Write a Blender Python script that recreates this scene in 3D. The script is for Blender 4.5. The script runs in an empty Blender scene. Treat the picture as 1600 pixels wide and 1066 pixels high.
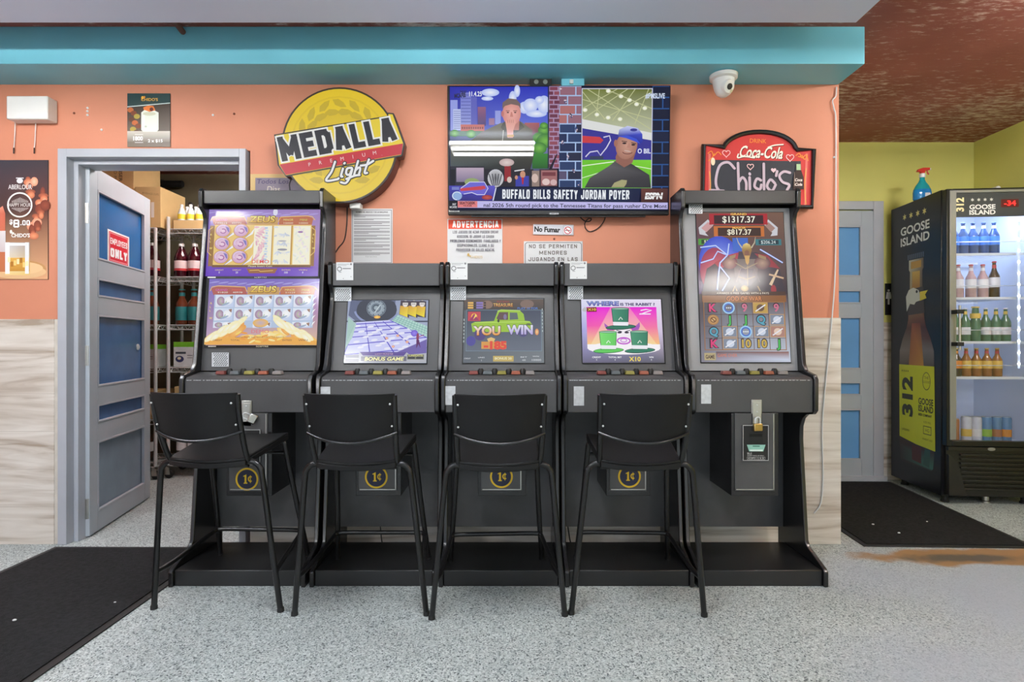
import bpy, math, random
from math import sin, cos, pi, radians as R, sqrt, atan2
from mathutils import Vector as V, Matrix
from mathutils.geometry import tessellate_polygon
random.seed(7)
SC = bpy.context.scene
COL = SC.collection

# ---------------------------------------------------------------- camera, world, exposure
H, F, WY = 1.08, 900.0, 3.07          # eye height, focal length in pixels (1600 wide), wall distance
cd = bpy.data.cameras.new('camera'); cam = bpy.data.objects.new('camera', cd); COL.objects.link(cam)
cam.location = (0, 0, H); cam.rotation_euler = (R(90), 0, 0)
cd.sensor_width = 36; cd.lens = 36*F/1600; cd.clip_start = .02
SC.camera = cam
vs = SC.view_settings
SC.display_settings.display_device = 'sRGB'
vs.view_transform = 'Standard'; vs.look = 'None'; vs.gamma = 1; vs.use_curve_mapping = False
vs.exposure = -0.1
w = bpy.data.worlds.new('sky'); SC.world = w; w.use_nodes = True      # daylight from the open street front behind the camera
wb = w.node_tree.nodes['Background']; wb.inputs[0].default_value = (.86, .95, 1, 1); wb.inputs[1].default_value = 1.5
TUBE_POWER = 155.0

# ---------------------------------------------------------------- helpers
def lin(c):
    return tuple(((x/255)/12.92 if x <= 10 else (((x/255)+.055)/1.055)**2.4) for x in c[:3])
def at(px, py, D):                     # photo pixel at depth D -> point in the place
    return V(((px-800)*D/F, D, H-(py-533)*D/F))
def mat(name, rgb, rough=.5, metal=0, var=.06, vscale=9, bump=0, bscale=80, spec=.5, stretch=None, emit=0):
    m = bpy.data.materials.new(name); m.use_nodes = True
    n = m.node_tree; b = n.nodes['Principled BSDF']
    tc = n.nodes.new('ShaderNodeTexCoord'); src = tc.outputs['Object']
    if stretch:
        mp = n.nodes.new('ShaderNodeMapping'); mp.inputs['Scale'].default_value = stretch
        n.links.new(src, mp.inputs[0]); src = mp.outputs[0]
    nz = n.nodes.new('ShaderNodeTexNoise'); nz.inputs['Scale'].default_value = vscale; nz.inputs['Detail'].default_value = 5
    n.links.new(src, nz.inputs['Vector'])
    rp = n.nodes.new('ShaderNodeValToRGB'); c = lin(rgb)
    rp.color_ramp.elements[0].position = .3; rp.color_ramp.elements[1].position = .7
    rp.color_ramp.elements[0].color = tuple(x*(1-var) for x in c)+(1,)
    rp.color_ramp.elements[1].color = tuple(min(1, x*(1+var)) for x in c)+(1,)
    n.links.new(nz.outputs[0], rp.inputs[0]); n.links.new(rp.outputs[0], b.inputs['Base Color'])
    b.inputs['Roughness'].default_value = rough; b.inputs['Metallic'].default_value = metal
    b.inputs['Specular IOR Level'].default_value = spec
    if bump:
        z2 = n.nodes.new('ShaderNodeTexNoise'); z2.inputs['Scale'].default_value = bscale
        n.links.new(src, z2.inputs['Vector'])
        bp = n.nodes.new('ShaderNodeBump'); bp.inputs['Strength'].default_value = bump; bp.inputs['Distance'].default_value = .004
        n.links.new(z2.outputs[0], bp.inputs['Height']); n.links.new(bp.outputs[0], b.inputs['Normal'])
    if emit:
        n.links.new(rp.outputs[0], b.inputs['Emission Color']); b.inputs['Emission Strength'].default_value = emit
    return m
def pic_mat(name, emit=0, rough=.5, spec=.4):     # coloured artwork: printed (emit 0) or a lit screen
    m = bpy.data.materials.new(name); m.use_nodes = True
    n = m.node_tree; b = n.nodes['Principled BSDF']
    a = n.nodes.new('ShaderNodeAttribute'); a.attribute_name = 'Col'
    if emit:
        b.inputs['Base Color'].default_value = (.01, .01, .012, 1)
        n.links.new(a.outputs[0], b.inputs['Emission Color']); b.inputs['Emission Strength'].default_value = emit
    else:
        n.links.new(a.outputs[0], b.inputs['Base Color'])
    b.inputs['Roughness'].default_value = rough; b.inputs['Specular IOR Level'].default_value = spec
    return m
def glass_mat(name, tint=(1, 1, 1), rough=.02, refl=.09):
    m = bpy.data.materials.new(name); m.use_nodes = True
    n = m.node_tree; n.nodes.remove(n.nodes['Principled BSDF']); o = n.nodes['Material Output']
    t = n.nodes.new('ShaderNodeBsdfTransparent'); t.inputs[0].default_value = (*tint, 1)
    g = n.nodes.new('ShaderNodeBsdfGlossy'); g.inputs['Roughness'].default_value = rough
    f = n.nodes.new('ShaderNodeLayerWeight'); f.inputs[0].default_value = .25
    mr = n.nodes.new('ShaderNodeMath'); mr.operation = 'MULTIPLY_ADD'; mr.inputs[1].default_value = .6; mr.inputs[2].default_value = refl*.4
    n.links.new(f.outputs['Fresnel'], mr.inputs[0])
    x = n.nodes.new('ShaderNodeMixShader'); n.links.new(mr.outputs[0], x.inputs[0])
    n.links.new(t.outputs[0], x.inputs[1]); n.links.new(g.outputs[0], x.inputs[2]); n.links.new(x.outputs[0], o.inputs[0])
    return m

def tag(o, label=None, cat=None, group=None, kind=None):
    if label: o['label'] = label
    if cat: o['category'] = cat
    if group: o['group'] = group
    if kind: o['kind'] = kind
    return o
def empty(name, loc, label=None, cat=None, group=None, rz=0):
    o = bpy.data.objects.new(name, None); COL.objects.link(o); o.empty_display_size = .05
    o.location = loc; o.rotation_euler.z = rz
    return tag(o, label, cat, group)
def copy_tree(o, parent=None):
    c = o.copy(); COL.objects.link(c)
    if parent: c.parent = parent
    for ch in list(o.children): copy_tree(ch, c)
    return c
def root_of(o):
    while o.parent: o = o.parent
    return o

class MB:
    """collects shapes; build() links them as ONE mesh object"""
    def __init__(s): s.v = []; s.f = []
    def add(s, vs, fs, M=None):
        b = len(s.v)
        s.v += [(M @ V(p)) if M else V(p) for p in vs]; s.f += [tuple(b+i for i in f) for f in fs]; return s
    def box(s, x0, x1, y0, y1, z0, z1, M=None):
        vs = [(x0,y0,z0),(x1,y0,z0),(x1,y1,z0),(x0,y1,z0),(x0,y0,z1),(x1,y0,z1),(x1,y1,z1),(x0,y1,z1)]
        return s.add(vs, [(0,3,2,1),(4,5,6,7),(0,1,5,4),(1,2,6,5),(2,3,7,6),(3,0,4,7)], M)
    def prism(s, pts, a, b, axis='x', M=None):       # polygon extruded along an axis
        n = len(pts)
        def P(p, t):
            return (t, p[0], p[1]) if axis == 'x' else (p[0], t, p[1]) if axis == 'y' else (p[0], p[1], t)
        vs = [P(p, a) for p in pts]+[P(p, b) for p in pts]
        tri = tessellate_polygon([[V((p[0], p[1], 0)) for p in pts]])
        fs = [tuple(t) for t in tri]+[tuple(n+i for i in reversed(t)) for t in tri]
        fs += [(i, (i+1) % n, n+(i+1) % n, n+i) for i in range(n)]
        return s.add(vs, fs, M)
    def tube(s, path, r, seg=10, closed=False, cap=True, M=None, square=False, flat=None):
        path = [V(p) for p in path]; n = len(path); vs = []; fs = []
        prev = None
        for i, p in enumerate(path):
            a = path[i-1] if (i or closed) else p; b = path[(i+1) % n] if (i < n-1 or closed) else p
            t = (b-a).normalized()
            if prev is None:
                u = t.orthogonal().normalized()
                if flat: u = (V(flat)-t*t.dot(V(flat))).normalized()
            else:
                u = (prev-t*t.dot(prev)).normalized()
            prev = u; q = t.cross(u)
            rr = r[i] if isinstance(r, (list, tuple)) else r
            if closed or 0 < i < n-1:
                d = (path[i]-a).normalized().dot(t); k = 1/max(d, .5) if square else 1
            else: k = 1
            for j in range(seg):
                an = 2*pi*(j+(.5 if square else 0))/seg
                vs.append(p+(u*cos(an)*k+q*sin(an))*rr if not square else p+(u*cos(an)+q*sin(an))*rr*k)
        m = n if closed else n-1
        for i in range(m):
            for j in range(seg):
                a = i*seg+j; b = i*seg+(j+1) % seg; c = ((i+1) % n)*seg+(j+1) % seg; d = ((i+1) % n)*seg+j
                fs.append((a, b, c, d))
        if cap and not closed:
            fs.append(tuple(reversed(range(seg)))); fs.append(tuple((n-1)*seg+j for j in range(seg)))
        return s.add(vs, fs, M)
    def lathe(s, prof, seg=20, loc=(0, 0, 0), M=None):
        vs = []; fs = []; L = V(loc)
        for r, z in prof:
            for j in range(seg): vs.append(L+V((max(r, 1e-5)*cos(2*pi*j/seg), max(r, 1e-5)*sin(2*pi*j/seg), z)))
        for i in range(len(prof)-1):
            for j in range(seg):
                fs.append((i*seg+j, i*seg+(j+1) % seg, (i+1)*seg+(j+1) % seg, (i+1)*seg+j))
        fs.append(tuple(reversed(range(seg)))); fs.append(tuple((len(prof)-1)*seg+j for j in range(seg)))
        return s.add(vs, fs, M)
    def sphere(s, c, r, sx=1, sy=1, sz=1, seg=16, rings=10):
        prof = [(r*sin(pi*i/rings), -r*cos(pi*i/rings)) for i in range(rings+1)]
        return s.lathe(prof, seg, (0, 0, 0), Matrix.Translation(V(c)) @ Matrix.Diagonal((sx, sy, sz, 1)))
    def build(s, name, m, parent=None, bevel=0, smooth=True, local=False, segs=2):
        off = V((0, 0, 0))
        if parent is not None and not local: off = root_of(parent).location
        me = bpy.data.meshes.new(name)
        me.from_pydata([tuple(p-off) for p in s.v], [], s.f); me.validate(); me.update()
        import bmesh
        bm = bmesh.new(); bm.from_mesh(me); bmesh.ops.recalc_face_normals(bm, faces=bm.faces); bm.to_mesh(me); bm.free()
        if smooth:
            for p in me.polygons: p.use_smooth = True
            me.set_sharp_from_angle(angle=R(38))
        me.materials.append(m)
        o = bpy.data.objects.new(name, me); COL.objects.link(o)
        if parent is not None: o.parent = parent
        if bevel:
            b = o.modifiers.new('edge', 'BEVEL'); b.width = bevel; b.segments = segs; b.limit_method = 'ANGLE'; b.angle_limit = R(40); b.use_clamp_overlap = True
        return o
def smooth_path(pts, k=6):             # Catmull-Rom through points
    pts = [V(p) for p in pts]; out = []
    for i in range(len(pts)-1):
        p0 = pts[max(i-1, 0)]; p1 = pts[i]; p2 = pts[i+1]; p3 = pts[min(i+2, len(pts)-1)]
        for j in range(k):
            t = j/k
            out.append(.5*((2*p1)+(p2-p0)*t+(2*p0-5*p1+4*p2-p3)*t*t+(3*p1-p0-3*p2+p3)*t**3))
    out.append(pts[-1]); return out
def thing_box(name, m, label, cat, b, bevel=.002, group=None):     # one plain board, plate or paper
    mb = MB().box(*b); o = mb.build(name, m, None, bevel)
    # put the origin at the thing's base
    c = V(((b[0]+b[1])/2, (b[2]+b[3])/2, b[4]))
    o.data.transform(Matrix.Translation(-c)); o.location = c
    return tag(o, label, cat, group)

# ---------------------------------------------------------------- flat artwork for screens, posters and signs
_tx = {}
def glyphs(body, bold):
    k = (body, bold)
    if k not in _tx:
        cu = bpy.data.curves.new('t', 'FONT'); cu.body = body; cu.size = 1; cu.offset = bold; cu.resolution_u = 3
        o = bpy.data.objects.new('t', cu); me = o.to_mesh()
        vs = [(v.co.x, v.co.y) for v in me.vertices]; fs = [tuple(p.vertices) for p in me.polygons]
        o.to_mesh_clear(); bpy.data.objects.remove(o); bpy.data.curves.remove(cu)
        x0 = min(v[0] for v in vs); x1 = max(v[0] for v in vs)
        _tx[k] = ([(v[0]-x0, v[1]) for v in vs], fs, x1-x0)
    return _tx[k]
BLOCK = {'A': [[(0, 0), (.4, 1)], [(.4, 1), (.6, 1)], [(.6, 1), (1, 0)], [(.2, .28), (.8, .28)]], 'B': [[(0, 0), (0, 1), (.7, 1), (.95, .86), (.95, .66), (.7, .52), (0, .52)], [(.7, .52), (1, .38), (1, .15), (.7, 0), (0, 0)]],
 'C': [[(1, .74), (1, .86), (.8, 1), (.2, 1), (0, .86), (0, .14), (.2, 0), (.8, 0), (1, .14), (1, .26)]], 'D': [[(0, 0), (0, 1), (.7, 1), (1, .8), (1, .2), (.7, 0), (0, 0)]], 'E': [[(1, 1), (0, 1), (0, 0), (1, 0)], [(0, .52), (.85, .52)]],
 'F': [[(1, 1), (0, 1), (0, 0)], [(0, .5), (.85, .5)]], 'G': [[(1, .74), (1, .86), (.8, 1), (.2, 1), (0, .86), (0, .14), (.2, 0), (.8, 0), (1, .14), (1, .46), (.55, .46)]], 'H': [[(0, 0), (0, 1)], [(1, 0), (1, 1)], [(0, .5), (1, .5)]],
 'I': [[(.5, 0), (.5, 1)]], 'J': [[(1, 1), (1, .16), (.8, 0), (.2, 0), (0, .16), (0, .3)]], 'K': [[(0, 0), (0, 1)], [(1, 1), (.1, .45)], [(.35, .6), (1, 0)]], 'L': [[(0, 1), (0, 0), (1, 0)]], 'M': [[(0, 0), (0, 1)], [(0, 1), (.5, .2)], [(.5, .2), (1, 1)], [(1, 1), (1, 0)]],
 'N': [[(0, 0), (0, 1)], [(0, 1), (1, 0)], [(1, 0), (1, 1)]], 'O': [[(.2, 0), (0, .14), (0, .86), (.2, 1), (.8, 1), (1, .86), (1, .14), (.8, 0), (.2, 0)]], 'P': [[(0, 0), (0, 1), (.75, 1), (1, .86), (1, .6), (.75, .46), (0, .46)]], 'R': [[(0, 0), (0, 1), (.75, 1), (1, .86), (1, .64), (.75, .5), (0, .5)], [(.55, .5), (1, 0)]],
 'S': [[(1, .78), (1, .88), (.8, 1), (.2, 1), (0, .88), (0, .66), (.2, .54), (.8, .46), (1, .34), (1, .12), (.8, 0), (.2, 0), (0, .12), (0, .22)]], 'T': [[(0, 1), (1, 1)], [(.5, 1), (.5, 0)]], 'U': [[(0, 1), (0, .14), (.2, 0), (.8, 0), (1, .14), (1, 1)]], 'V': [[(0, 1), (.45, 0)], [(.45, 0), (.55, 0)], [(.55, 0), (1, 1)]],
 'Y': [[(0, 1), (.5, .45), (1, 1)], [(.5, .45), (.5, 0)]], 'W': [[(0, 1), (.22, 0), (.5, .75), (.78, 0), (1, 1)]], 'Z': [[(0, 1), (1, 1), (0, 0), (1, 0)]], '.': [[(.5, 0), (.5, .04)]], '8': [[(.2, .52), (0, .66), (0, .88), (.2, 1), (.8, 1), (1, .88), (1, .66), (.8, .52), (.2, .52), (0, .38), (0, .12), (.2, 0), (.8, 0), (1, .12), (1, .38), (.8, .52)]]}
BLOCK['0'] = BLOCK['O']
class Pic:
    STEP = .00022
    def __init__(s, wash=0): s.v = []; s.f = []; s.c = []; s.z = 0; s.wash = wash
    def L(s, c): return lin([x*(1-s.wash)+200*s.wash for x in c[:3]])  # blends pale grey into the art colours as painted screen-glass glare
    def up(s, k=1): s.z += k; return s
    def poly(s, pts, col, cols=None):
        s.z += .05; b = len(s.v); s.v += [(p[0], p[1], s.z) for p in pts]
        cols = cols or [col]*len(pts); s.c += [s.L(c)+(1,) for c in cols]
        if len(pts) <= 4: s.f.append(tuple(range(b, b+len(pts))))
        else:
            for t in tessellate_polygon([[V((p[0], p[1], 0)) for p in pts]]): s.f.append(tuple(b+i for i in t))
        return s
    def rect(s, x0, y0, x1, y1, c, c2=None, c3=None, c4=None):   # c2: bottom colour; or four corners TL TR BR BL
        if c4: cols = [c, c2, c3, c4]
        elif c2: cols = [c, c, c2, c2]
        else: cols = None
        return s.poly([(x0, y0), (x1, y0), (x1, y1), (x0, y1)], c, cols)
    def ell(s, cx, cy, rx, ry=None, c=(0, 0, 0), n=22, rot=0, a0=0, a1=360, cin=None):
        ry = rx if ry is None else ry; ca, sa = cos(R(rot)), sin(R(rot))
        P = []
        full = a1-a0 >= 360
        for i in range(n+(0 if full else 1)):
            t = R(a0+(a1-a0)*i/n); x, y = rx*cos(t), ry*sin(t)
            P.append((cx+x*ca-y*sa, cy+x*sa+y*ca))
        if cin:
            s.z += .05; b = len(s.v); s.v += [(cx, cy, s.z)]+[(p[0], p[1], s.z) for p in P]
            s.c += [s.L(cin)+(1,)]+[s.L(c)+(1,)]*len(P)
            for i in range(len(P)-(0 if full else 1)): s.f.append((b, b+1+i, b+1+(i+1) % len(P)))
            return s
        return s.poly(P, c)
    def line(s, pts, w, c, closed=False):
        n = len(pts); L = []; Rr = []
        for i, p in enumerate(pts):
            a = pts[i-1] if (i or closed) else p; b = pts[(i+1) % n] if (i < n-1 or closed) else p
            dx, dy = b[0]-a[0], b[1]-a[1]; d = sqrt(dx*dx+dy*dy) or 1
            ww = (w[i] if isinstance(w, (list, tuple)) else w)/2
            L.append((p[0]-dy/d*ww, p[1]+dx/d*ww)); Rr.append((p[0]+dy/d*ww, p[1]-dx/d*ww))
        for i in range(n if closed else n-1):
            j = (i+1) % n; s.poly([L[i], L[j], Rr[j], Rr[i]], c)
        return s
    def arc(s, cx, cy, rx, ry, w, c, a0=0, a1=360, n=28):
        return s.line([(cx+rx*cos(R(a0+(a1-a0)*i/n)), cy+ry*sin(R(a0+(a1-a0)*i/n))) for i in range(n+1)], w, c)
    def frame(s, x0, y0, x1, y1, w, c):
        s.rect(x0, y0, x1, y0+w, c); s.rect(x0, y1-w, x1, y1, c); s.rect(x0, y0+w, x0+w, y1-w, c); return s.rect(x1-w, y0+w, x1, y1-w, c)
    def text(s, body, x, y, h, c, w=None, al='l', sh=0, rot=0, bold=0, c2=None):
        vs, fs, W = glyphs(body, bold); ky = h/.69; kx = (w/W) if w else ky
        tw = W*kx; x0 = {'l': 0, 'c': -tw/2, 'r': -tw}[al]; ca, sa = cos(R(rot)), sin(R(rot))
        s.z += .05; b = len(s.v)
        for vx, vy in vs:
            X = x0+vx*kx+vy*ky*sh; Y = -vy*ky
            s.v.append((x+X*ca+Y*sa, y-X*sa+Y*ca, s.z))
            if c2:
                t = min(1, max(0, vy/.69)); a1, a2 = s.L(c2), s.L(c); s.c.append(tuple(a1[i]*(1-t)+a2[i]*t for i in range(3))+(1,))
            else: s.c.append(s.L(c)+(1,))
        s.f += [tuple(b+i for i in f) for f in fs]; return s
    def stars(s, cx, cy, r, c, n=6):
        P = []
        for i in range(2*n):
            rr = r if i % 2 == 0 else r*.45; P.append((cx+rr*sin(pi*i/n), cy-rr*cos(pi*i/n)))
        return s.poly(P, c)
    def block(s, body, x, y, h, c, w=None, al='l', t=.2, o=0, gap=.12, rot=0, sh=0, c2=None):
        """heavy condensed sign lettering; o widens it for an outline"""
        th = t*h; wid = lambda ch: {'I': t, ' ': .28, 'M': .74, 'W': .8, '.': t, '!': t, 'L': .46, 'E': .5, 'F': .48, ',': t}.get(ch, .56)*h
        tot = sum(wid(ch)+gap*h for ch in body)-gap*h; kx = (w/tot) if w else 1
        X = {'l': 0, 'c': -tot*kx/2, 'r': -tot*kx}[al]; ca, sa = cos(R(rot)), sin(R(rot))
        for ch in body:
            W = wid(ch)*kx; tx = min(th, th*max(kx, .75))
            for path in BLOCK.get(ch, []):
                P = [(X+tx/2+p[0]*(W-tx) if ch not in 'I.,' else X+W/2, th/2+p[1]*(h-th)) for p in path]
                for a, b in zip(P, P[1:]):
                    d = sqrt((b[0]-a[0])**2+(b[1]-a[1])**2) or 1; ux, uy = (b[0]-a[0])/d, (b[1]-a[1])/d
                    wd = (tx if abs(uy) > abs(ux)*.6 else th)/2+o; e = (th if abs(uy) > abs(ux)*.6 else tx)/2+o
                    if 0.15 < abs(ux) < .99 and abs(uy) > .15: e *= .5
                    q = [(a[0]-ux*e-uy*wd, a[1]-uy*e+ux*wd), (b[0]+ux*e-uy*wd, b[1]+uy*e+ux*wd), (b[0]+ux*e+uy*wd, b[1]+uy*e-ux*wd), (a[0]-ux*e+uy*wd, a[1]-uy*e-ux*wd)]
                    q = [(qx+qy*sh, min(max(qy, -o), h+o)) for qx, qy in q]
                    s.poly([(x+qx*ca-qy*sa, y-qx*sa-qy*ca) for qx, qy in q], c)
            X += W+gap*h*kx
        return s
    def build(s, name, m, rect, TL, TR, BL, parent, local=False, lift=.0006):
        TL, TR, BL = V(TL), V(TR), V(BL); U = TR-TL; W = BL-TL; n = W.cross(U).normalized()
        off = V((0, 0, 0)) if (local or parent is None) else root_of(parent).location
        x0, y0, x1, y1 = rect
        if getattr(s, 'clip', 0): s.v = [(min(max(q[0], x0), x1), min(max(q[1], y0), y1), q[2]) for q in s.v]     # artwork ends at the screen edge
        def P(q):
            return TL+U*((q[0]-x0)/(x1-x0))+W*((q[1]-y0)/(y1-y0))+n*(lift+q[2]*s.STEP)-off
        me = bpy.data.meshes.new(name); me.from_pydata([tuple(P(q)) for q in s.v], [], s.f)
        a = me.color_attributes.new('Col', 'FLOAT_COLOR', 'POINT')
        buf = [x for c in s.c for x in c]; a.data.foreach_set('color', buf)
        me.materials.append(m)
        o = bpy.data.objects.new(name, me); COL.objects.link(o)
        if parent is not None: o.parent = parent
        return o
def front(p, name, m, rect, px, D, parent, lift=.0006):
    """artwork on an upright sheet that faces the room; px = its rectangle in the photo, D its distance"""
    x0, y0, x1, y1 = px
    return p.build(name, m, rect, at(x0, y0, D), at(x1, y0, D), at(x0, y1, D), parent, lift=lift)

# ---------------------------------------------------------------- materials
def floor_material():
    m = bpy.data.materials.new('flake_floor'); m.use_nodes = True; n = m.node_tree; L = n.links.new; b = n.nodes['Principled BSDF']
    N = n.nodes.new
    tc = N('ShaderNodeTexCoord'); co = tc.outputs['Object']
    vo = N('ShaderNodeTexVoronoi'); vo.inputs['Scale'].default_value = 210; L(co, vo.inputs['Vector'])
    sp = N('ShaderNodeSeparateColor'); L(vo.outputs['Color'], sp.inputs[0])
    r = N('ShaderNodeValToRGB'); e = r.color_ramp.elements; r.color_ramp.interpolation = 'CONSTANT'
    cols = [(0, (74, 82, 86)), (.06, (142, 151, 153)), (.18, (174, 183, 184)), (.50, (194, 203, 203)), (.80, (216, 223, 223)), (.95, (112, 120, 124))]
    e[0].position = 0; e[0].color = lin(cols[0][1])+(1,); e[1].position = cols[1][0]; e[1].color = lin(cols[1][1])+(1,)
    for p, c in cols[2:]: q = e.new(p); q.color = lin(c)+(1,)
    L(sp.outputs[0], r.inputs[0])
    # worn, dirtier areas
    nz = N('ShaderNodeTexNoise'); nz.inputs['Scale'].default_value = 2.2; nz.inputs['Detail'].default_value = 6; L(co, nz.inputs['Vector'])
    rr = N('ShaderNodeValToRGB'); rr.color_ramp.elements[0].position = .35; rr.color_ramp.elements[1].position = .65
    rr.color_ramp.elements[0].color = (.86, .86, .86, 1); rr.color_ramp.elements[1].color = (1, 1, 1, 1); L(nz.outputs[0], rr.inputs[0])
    mx = N('ShaderNodeMix'); mx.data_type = 'RGBA'; mx.blend_type = 'MULTIPLY'; mx.inputs[0].default_value = 1
    L(r.outputs[0], mx.inputs[6]); L(rr.outputs[0], mx.inputs[7])
    cur = mx.outputs[2]
    def patch(cur, cx, cy, sx, sy, col, dist=.35, soft=.12, nscale=3.0, keep=0.0):
        # a worn spot with a ragged outline
        mp = N('ShaderNodeMapping'); mp.inputs['Location'].default_value = (-cx/sx, -cy/sy, 0); mp.inputs['Scale'].default_value = (1/sx, 1/sy, 0); L(co, mp.inputs[0])
        ln = N('ShaderNodeVectorMath'); ln.operation = 'LENGTH'; L(mp.outputs[0], ln.inputs[0])
        q = N('ShaderNodeTexNoise'); q.inputs['Scale'].default_value = nscale; q.inputs['Detail'].default_value = 5; L(co, q.inputs['Vector'])
        ad = N('ShaderNodeMath'); ad.operation = 'MULTIPLY_ADD'; ad.inputs[1].default_value = dist*2; L(q.outputs[0], ad.inputs[0]); L(ln.outputs['Value'], ad.inputs[2])
        mr = N('ShaderNodeMapRange'); mr.inputs['From Min'].default_value = 1+dist-soft; mr.inputs['From Max'].default_value = 1+dist+soft
        mr.inputs['To Min'].default_value = 1-keep; mr.inputs['To Max'].default_value = 0; L(ad.outputs[0], mr.inputs[0])
        k = N('ShaderNodeMix'); k.data_type = 'RGBA'; L(mr.outputs[0], k.inputs[0]); L(cur, k.inputs[6]); k.inputs[7].default_value = lin(col)+(1,)
        return k.outputs[2]
    cur = patch(cur, 2.55, 2.45, 1.0, .55, (168, 177, 192), .6, .35, 2.0, .15)      # smooth bluish repaint
    cur = patch(cur, 1.75, 1.75, .55, .45, (172, 180, 192), .6, .4, 2.0, .25)
    cur = patch(cur, 2.4, 2.88, .62, .11, (158, 122, 84), .7, .15, 5.0)              # bare brown spot before the mat
    cur = patch(cur, 2.9, 3.0, .25, .12, (176, 128, 46), .6, .15, 6.0)
    cur = patch(cur, 2.25, 2.86, .3, .05, (96, 88, 78), .9, .3, 9.0)
    L(cur, b.inputs['Base Color']); b.inputs['Roughness'].default_value = .42; b.inputs['Specular IOR Level'].default_value = .35
    bp = N('ShaderNodeBump'); bp.inputs['Strength'].default_value = .25; bp.inputs['Distance'].default_value = .002
    L(sp.outputs[1], bp.inputs['Height']); L(bp.outputs[0], b.inputs['Normal'])
    return m
def tile_material():                   # wood-look porcelain planks
    m = bpy.data.materials.new('plank_tile'); m.use_nodes = True; n = m.node_tree; L = n.links.new; b = n.nodes['Principled BSDF']; N = n.nodes.new
    tc = N('ShaderNodeTexCoord'); co = tc.outputs['Object']
    mp = N('ShaderNodeMapping'); mp.inputs['Scale'].default_value = (1.1, 1.1, 12); L(co, mp.inputs[0])
    nz = N('ShaderNodeTexNoise'); nz.inputs['Scale'].default_value = 1.5; nz.inputs['Detail'].default_value = 8; nz.inputs['Distortion'].default_value = .9; L(mp.outputs[0], nz.inputs['Vector'])
    r = N('ShaderNodeValToRGB'); e = r.color_ramp.elements
    e[0].position = .30; e[0].color = lin((166, 150, 134))+(1,); e[1].position = .64; e[1].color = lin((226, 220, 213))+(1,)
    q = e.new(.45); q.color = lin((206, 197, 187))+(1,)
    L(nz.outputs[0], r.inputs[0])
    # joints
    sx = N('ShaderNodeSeparateXYZ'); L(co, sx.inputs[0]); md = N('ShaderNodeMath'); md.operation = 'PINGPONG'; md.inputs[1].default_value = .1
    L(sx.outputs['Z'], md.inputs[0]); gt = N('ShaderNodeMath'); gt.operation = 'LESS_THAN'; gt.inputs[1].default_value = .001; L(md.outputs[0], gt.inputs[0])
    k = N('ShaderNodeMix'); k.data_type = 'RGBA'; L(gt.outputs[0], k.inputs[0]); L(r.outputs[0], k.inputs[6]); k.inputs[7].default_value = lin((186, 176, 166))+(1,)
    L(k.outputs[2], b.inputs['Base Color']); b.inputs['Roughness'].default_value = .45
    return m
def peel_material():                   # brown ceiling paint with pale peeling patches
    m = bpy.data.materials.new('brown_ceiling_paint'); m.use_nodes = True; n = m.node_tree; L = n.links.new; b = n.nodes['Principled BSDF']; N = n.nodes.new
    tc = N('ShaderNodeTexCoord'); co = tc.outputs['Object']
    nz = N('ShaderNodeTexNoise'); nz.inputs['Scale'].default_value = 1.3; nz.inputs['Detail'].default_value = 4; L(co, nz.inputs['Vector'])
    r = N('ShaderNodeValToRGB'); e = r.color_ramp.elements; e[0].position = .35; e[1].position = .65
    e[0].color = lin((138, 74, 62))+(1,); e[1].color = lin((164, 96, 88))+(1,); L(nz.outputs[0], r.inputs[0])
    big = N('ShaderNodeTexNoise'); big.inputs['Scale'].default_value = 1.1; big.inputs['Detail'].default_value = 3; L(co, big.inputs['Vector'])
    mp = N('ShaderNodeMapping'); mp.inputs['Scale'].default_value = (1, 3.2, 1); L(co, mp.inputs[0])
    fine = N('ShaderNodeTexNoise'); fine.inputs['Scale'].default_value = 11; fine.inputs['Detail'].default_value = 9; fine.inputs['Roughness'].default_value = .75; L(mp.outputs[0], fine.inputs['Vector'])
    ad = N('ShaderNodeMath'); ad.operation = 'MULTIPLY_ADD'; ad.inputs[1].default_value = .55; L(big.outputs[0], ad.inputs[0]); L(fine.outputs[0], ad.inputs[2])
    mr = N('ShaderNodeMapRange'); mr.inputs['From Min'].default_value = .79; mr.inputs['From Max'].default_value = .96; L(ad.outputs[0], mr.inputs[0])
    k = N('ShaderNodeMix'); k.data_type = 'RGBA'; L(mr.outputs[0], k.inputs[0]); L(r.outputs[0], k.inputs[6]); k.inputs[7].default_value = lin((226, 204, 198))+(1,)
    L(k.outputs[2], b.inputs['Base Color']); b.inputs['Roughness'].default_value = .7
    bp = N('ShaderNodeBump'); bp.inputs['Strength'].default_value = .4; bp.inputs['Distance'].default_value = .01
    L(ad.outputs[0], bp.inputs['Height']); L(bp.outputs[0], b.inputs['Normal'])
    return m
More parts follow.
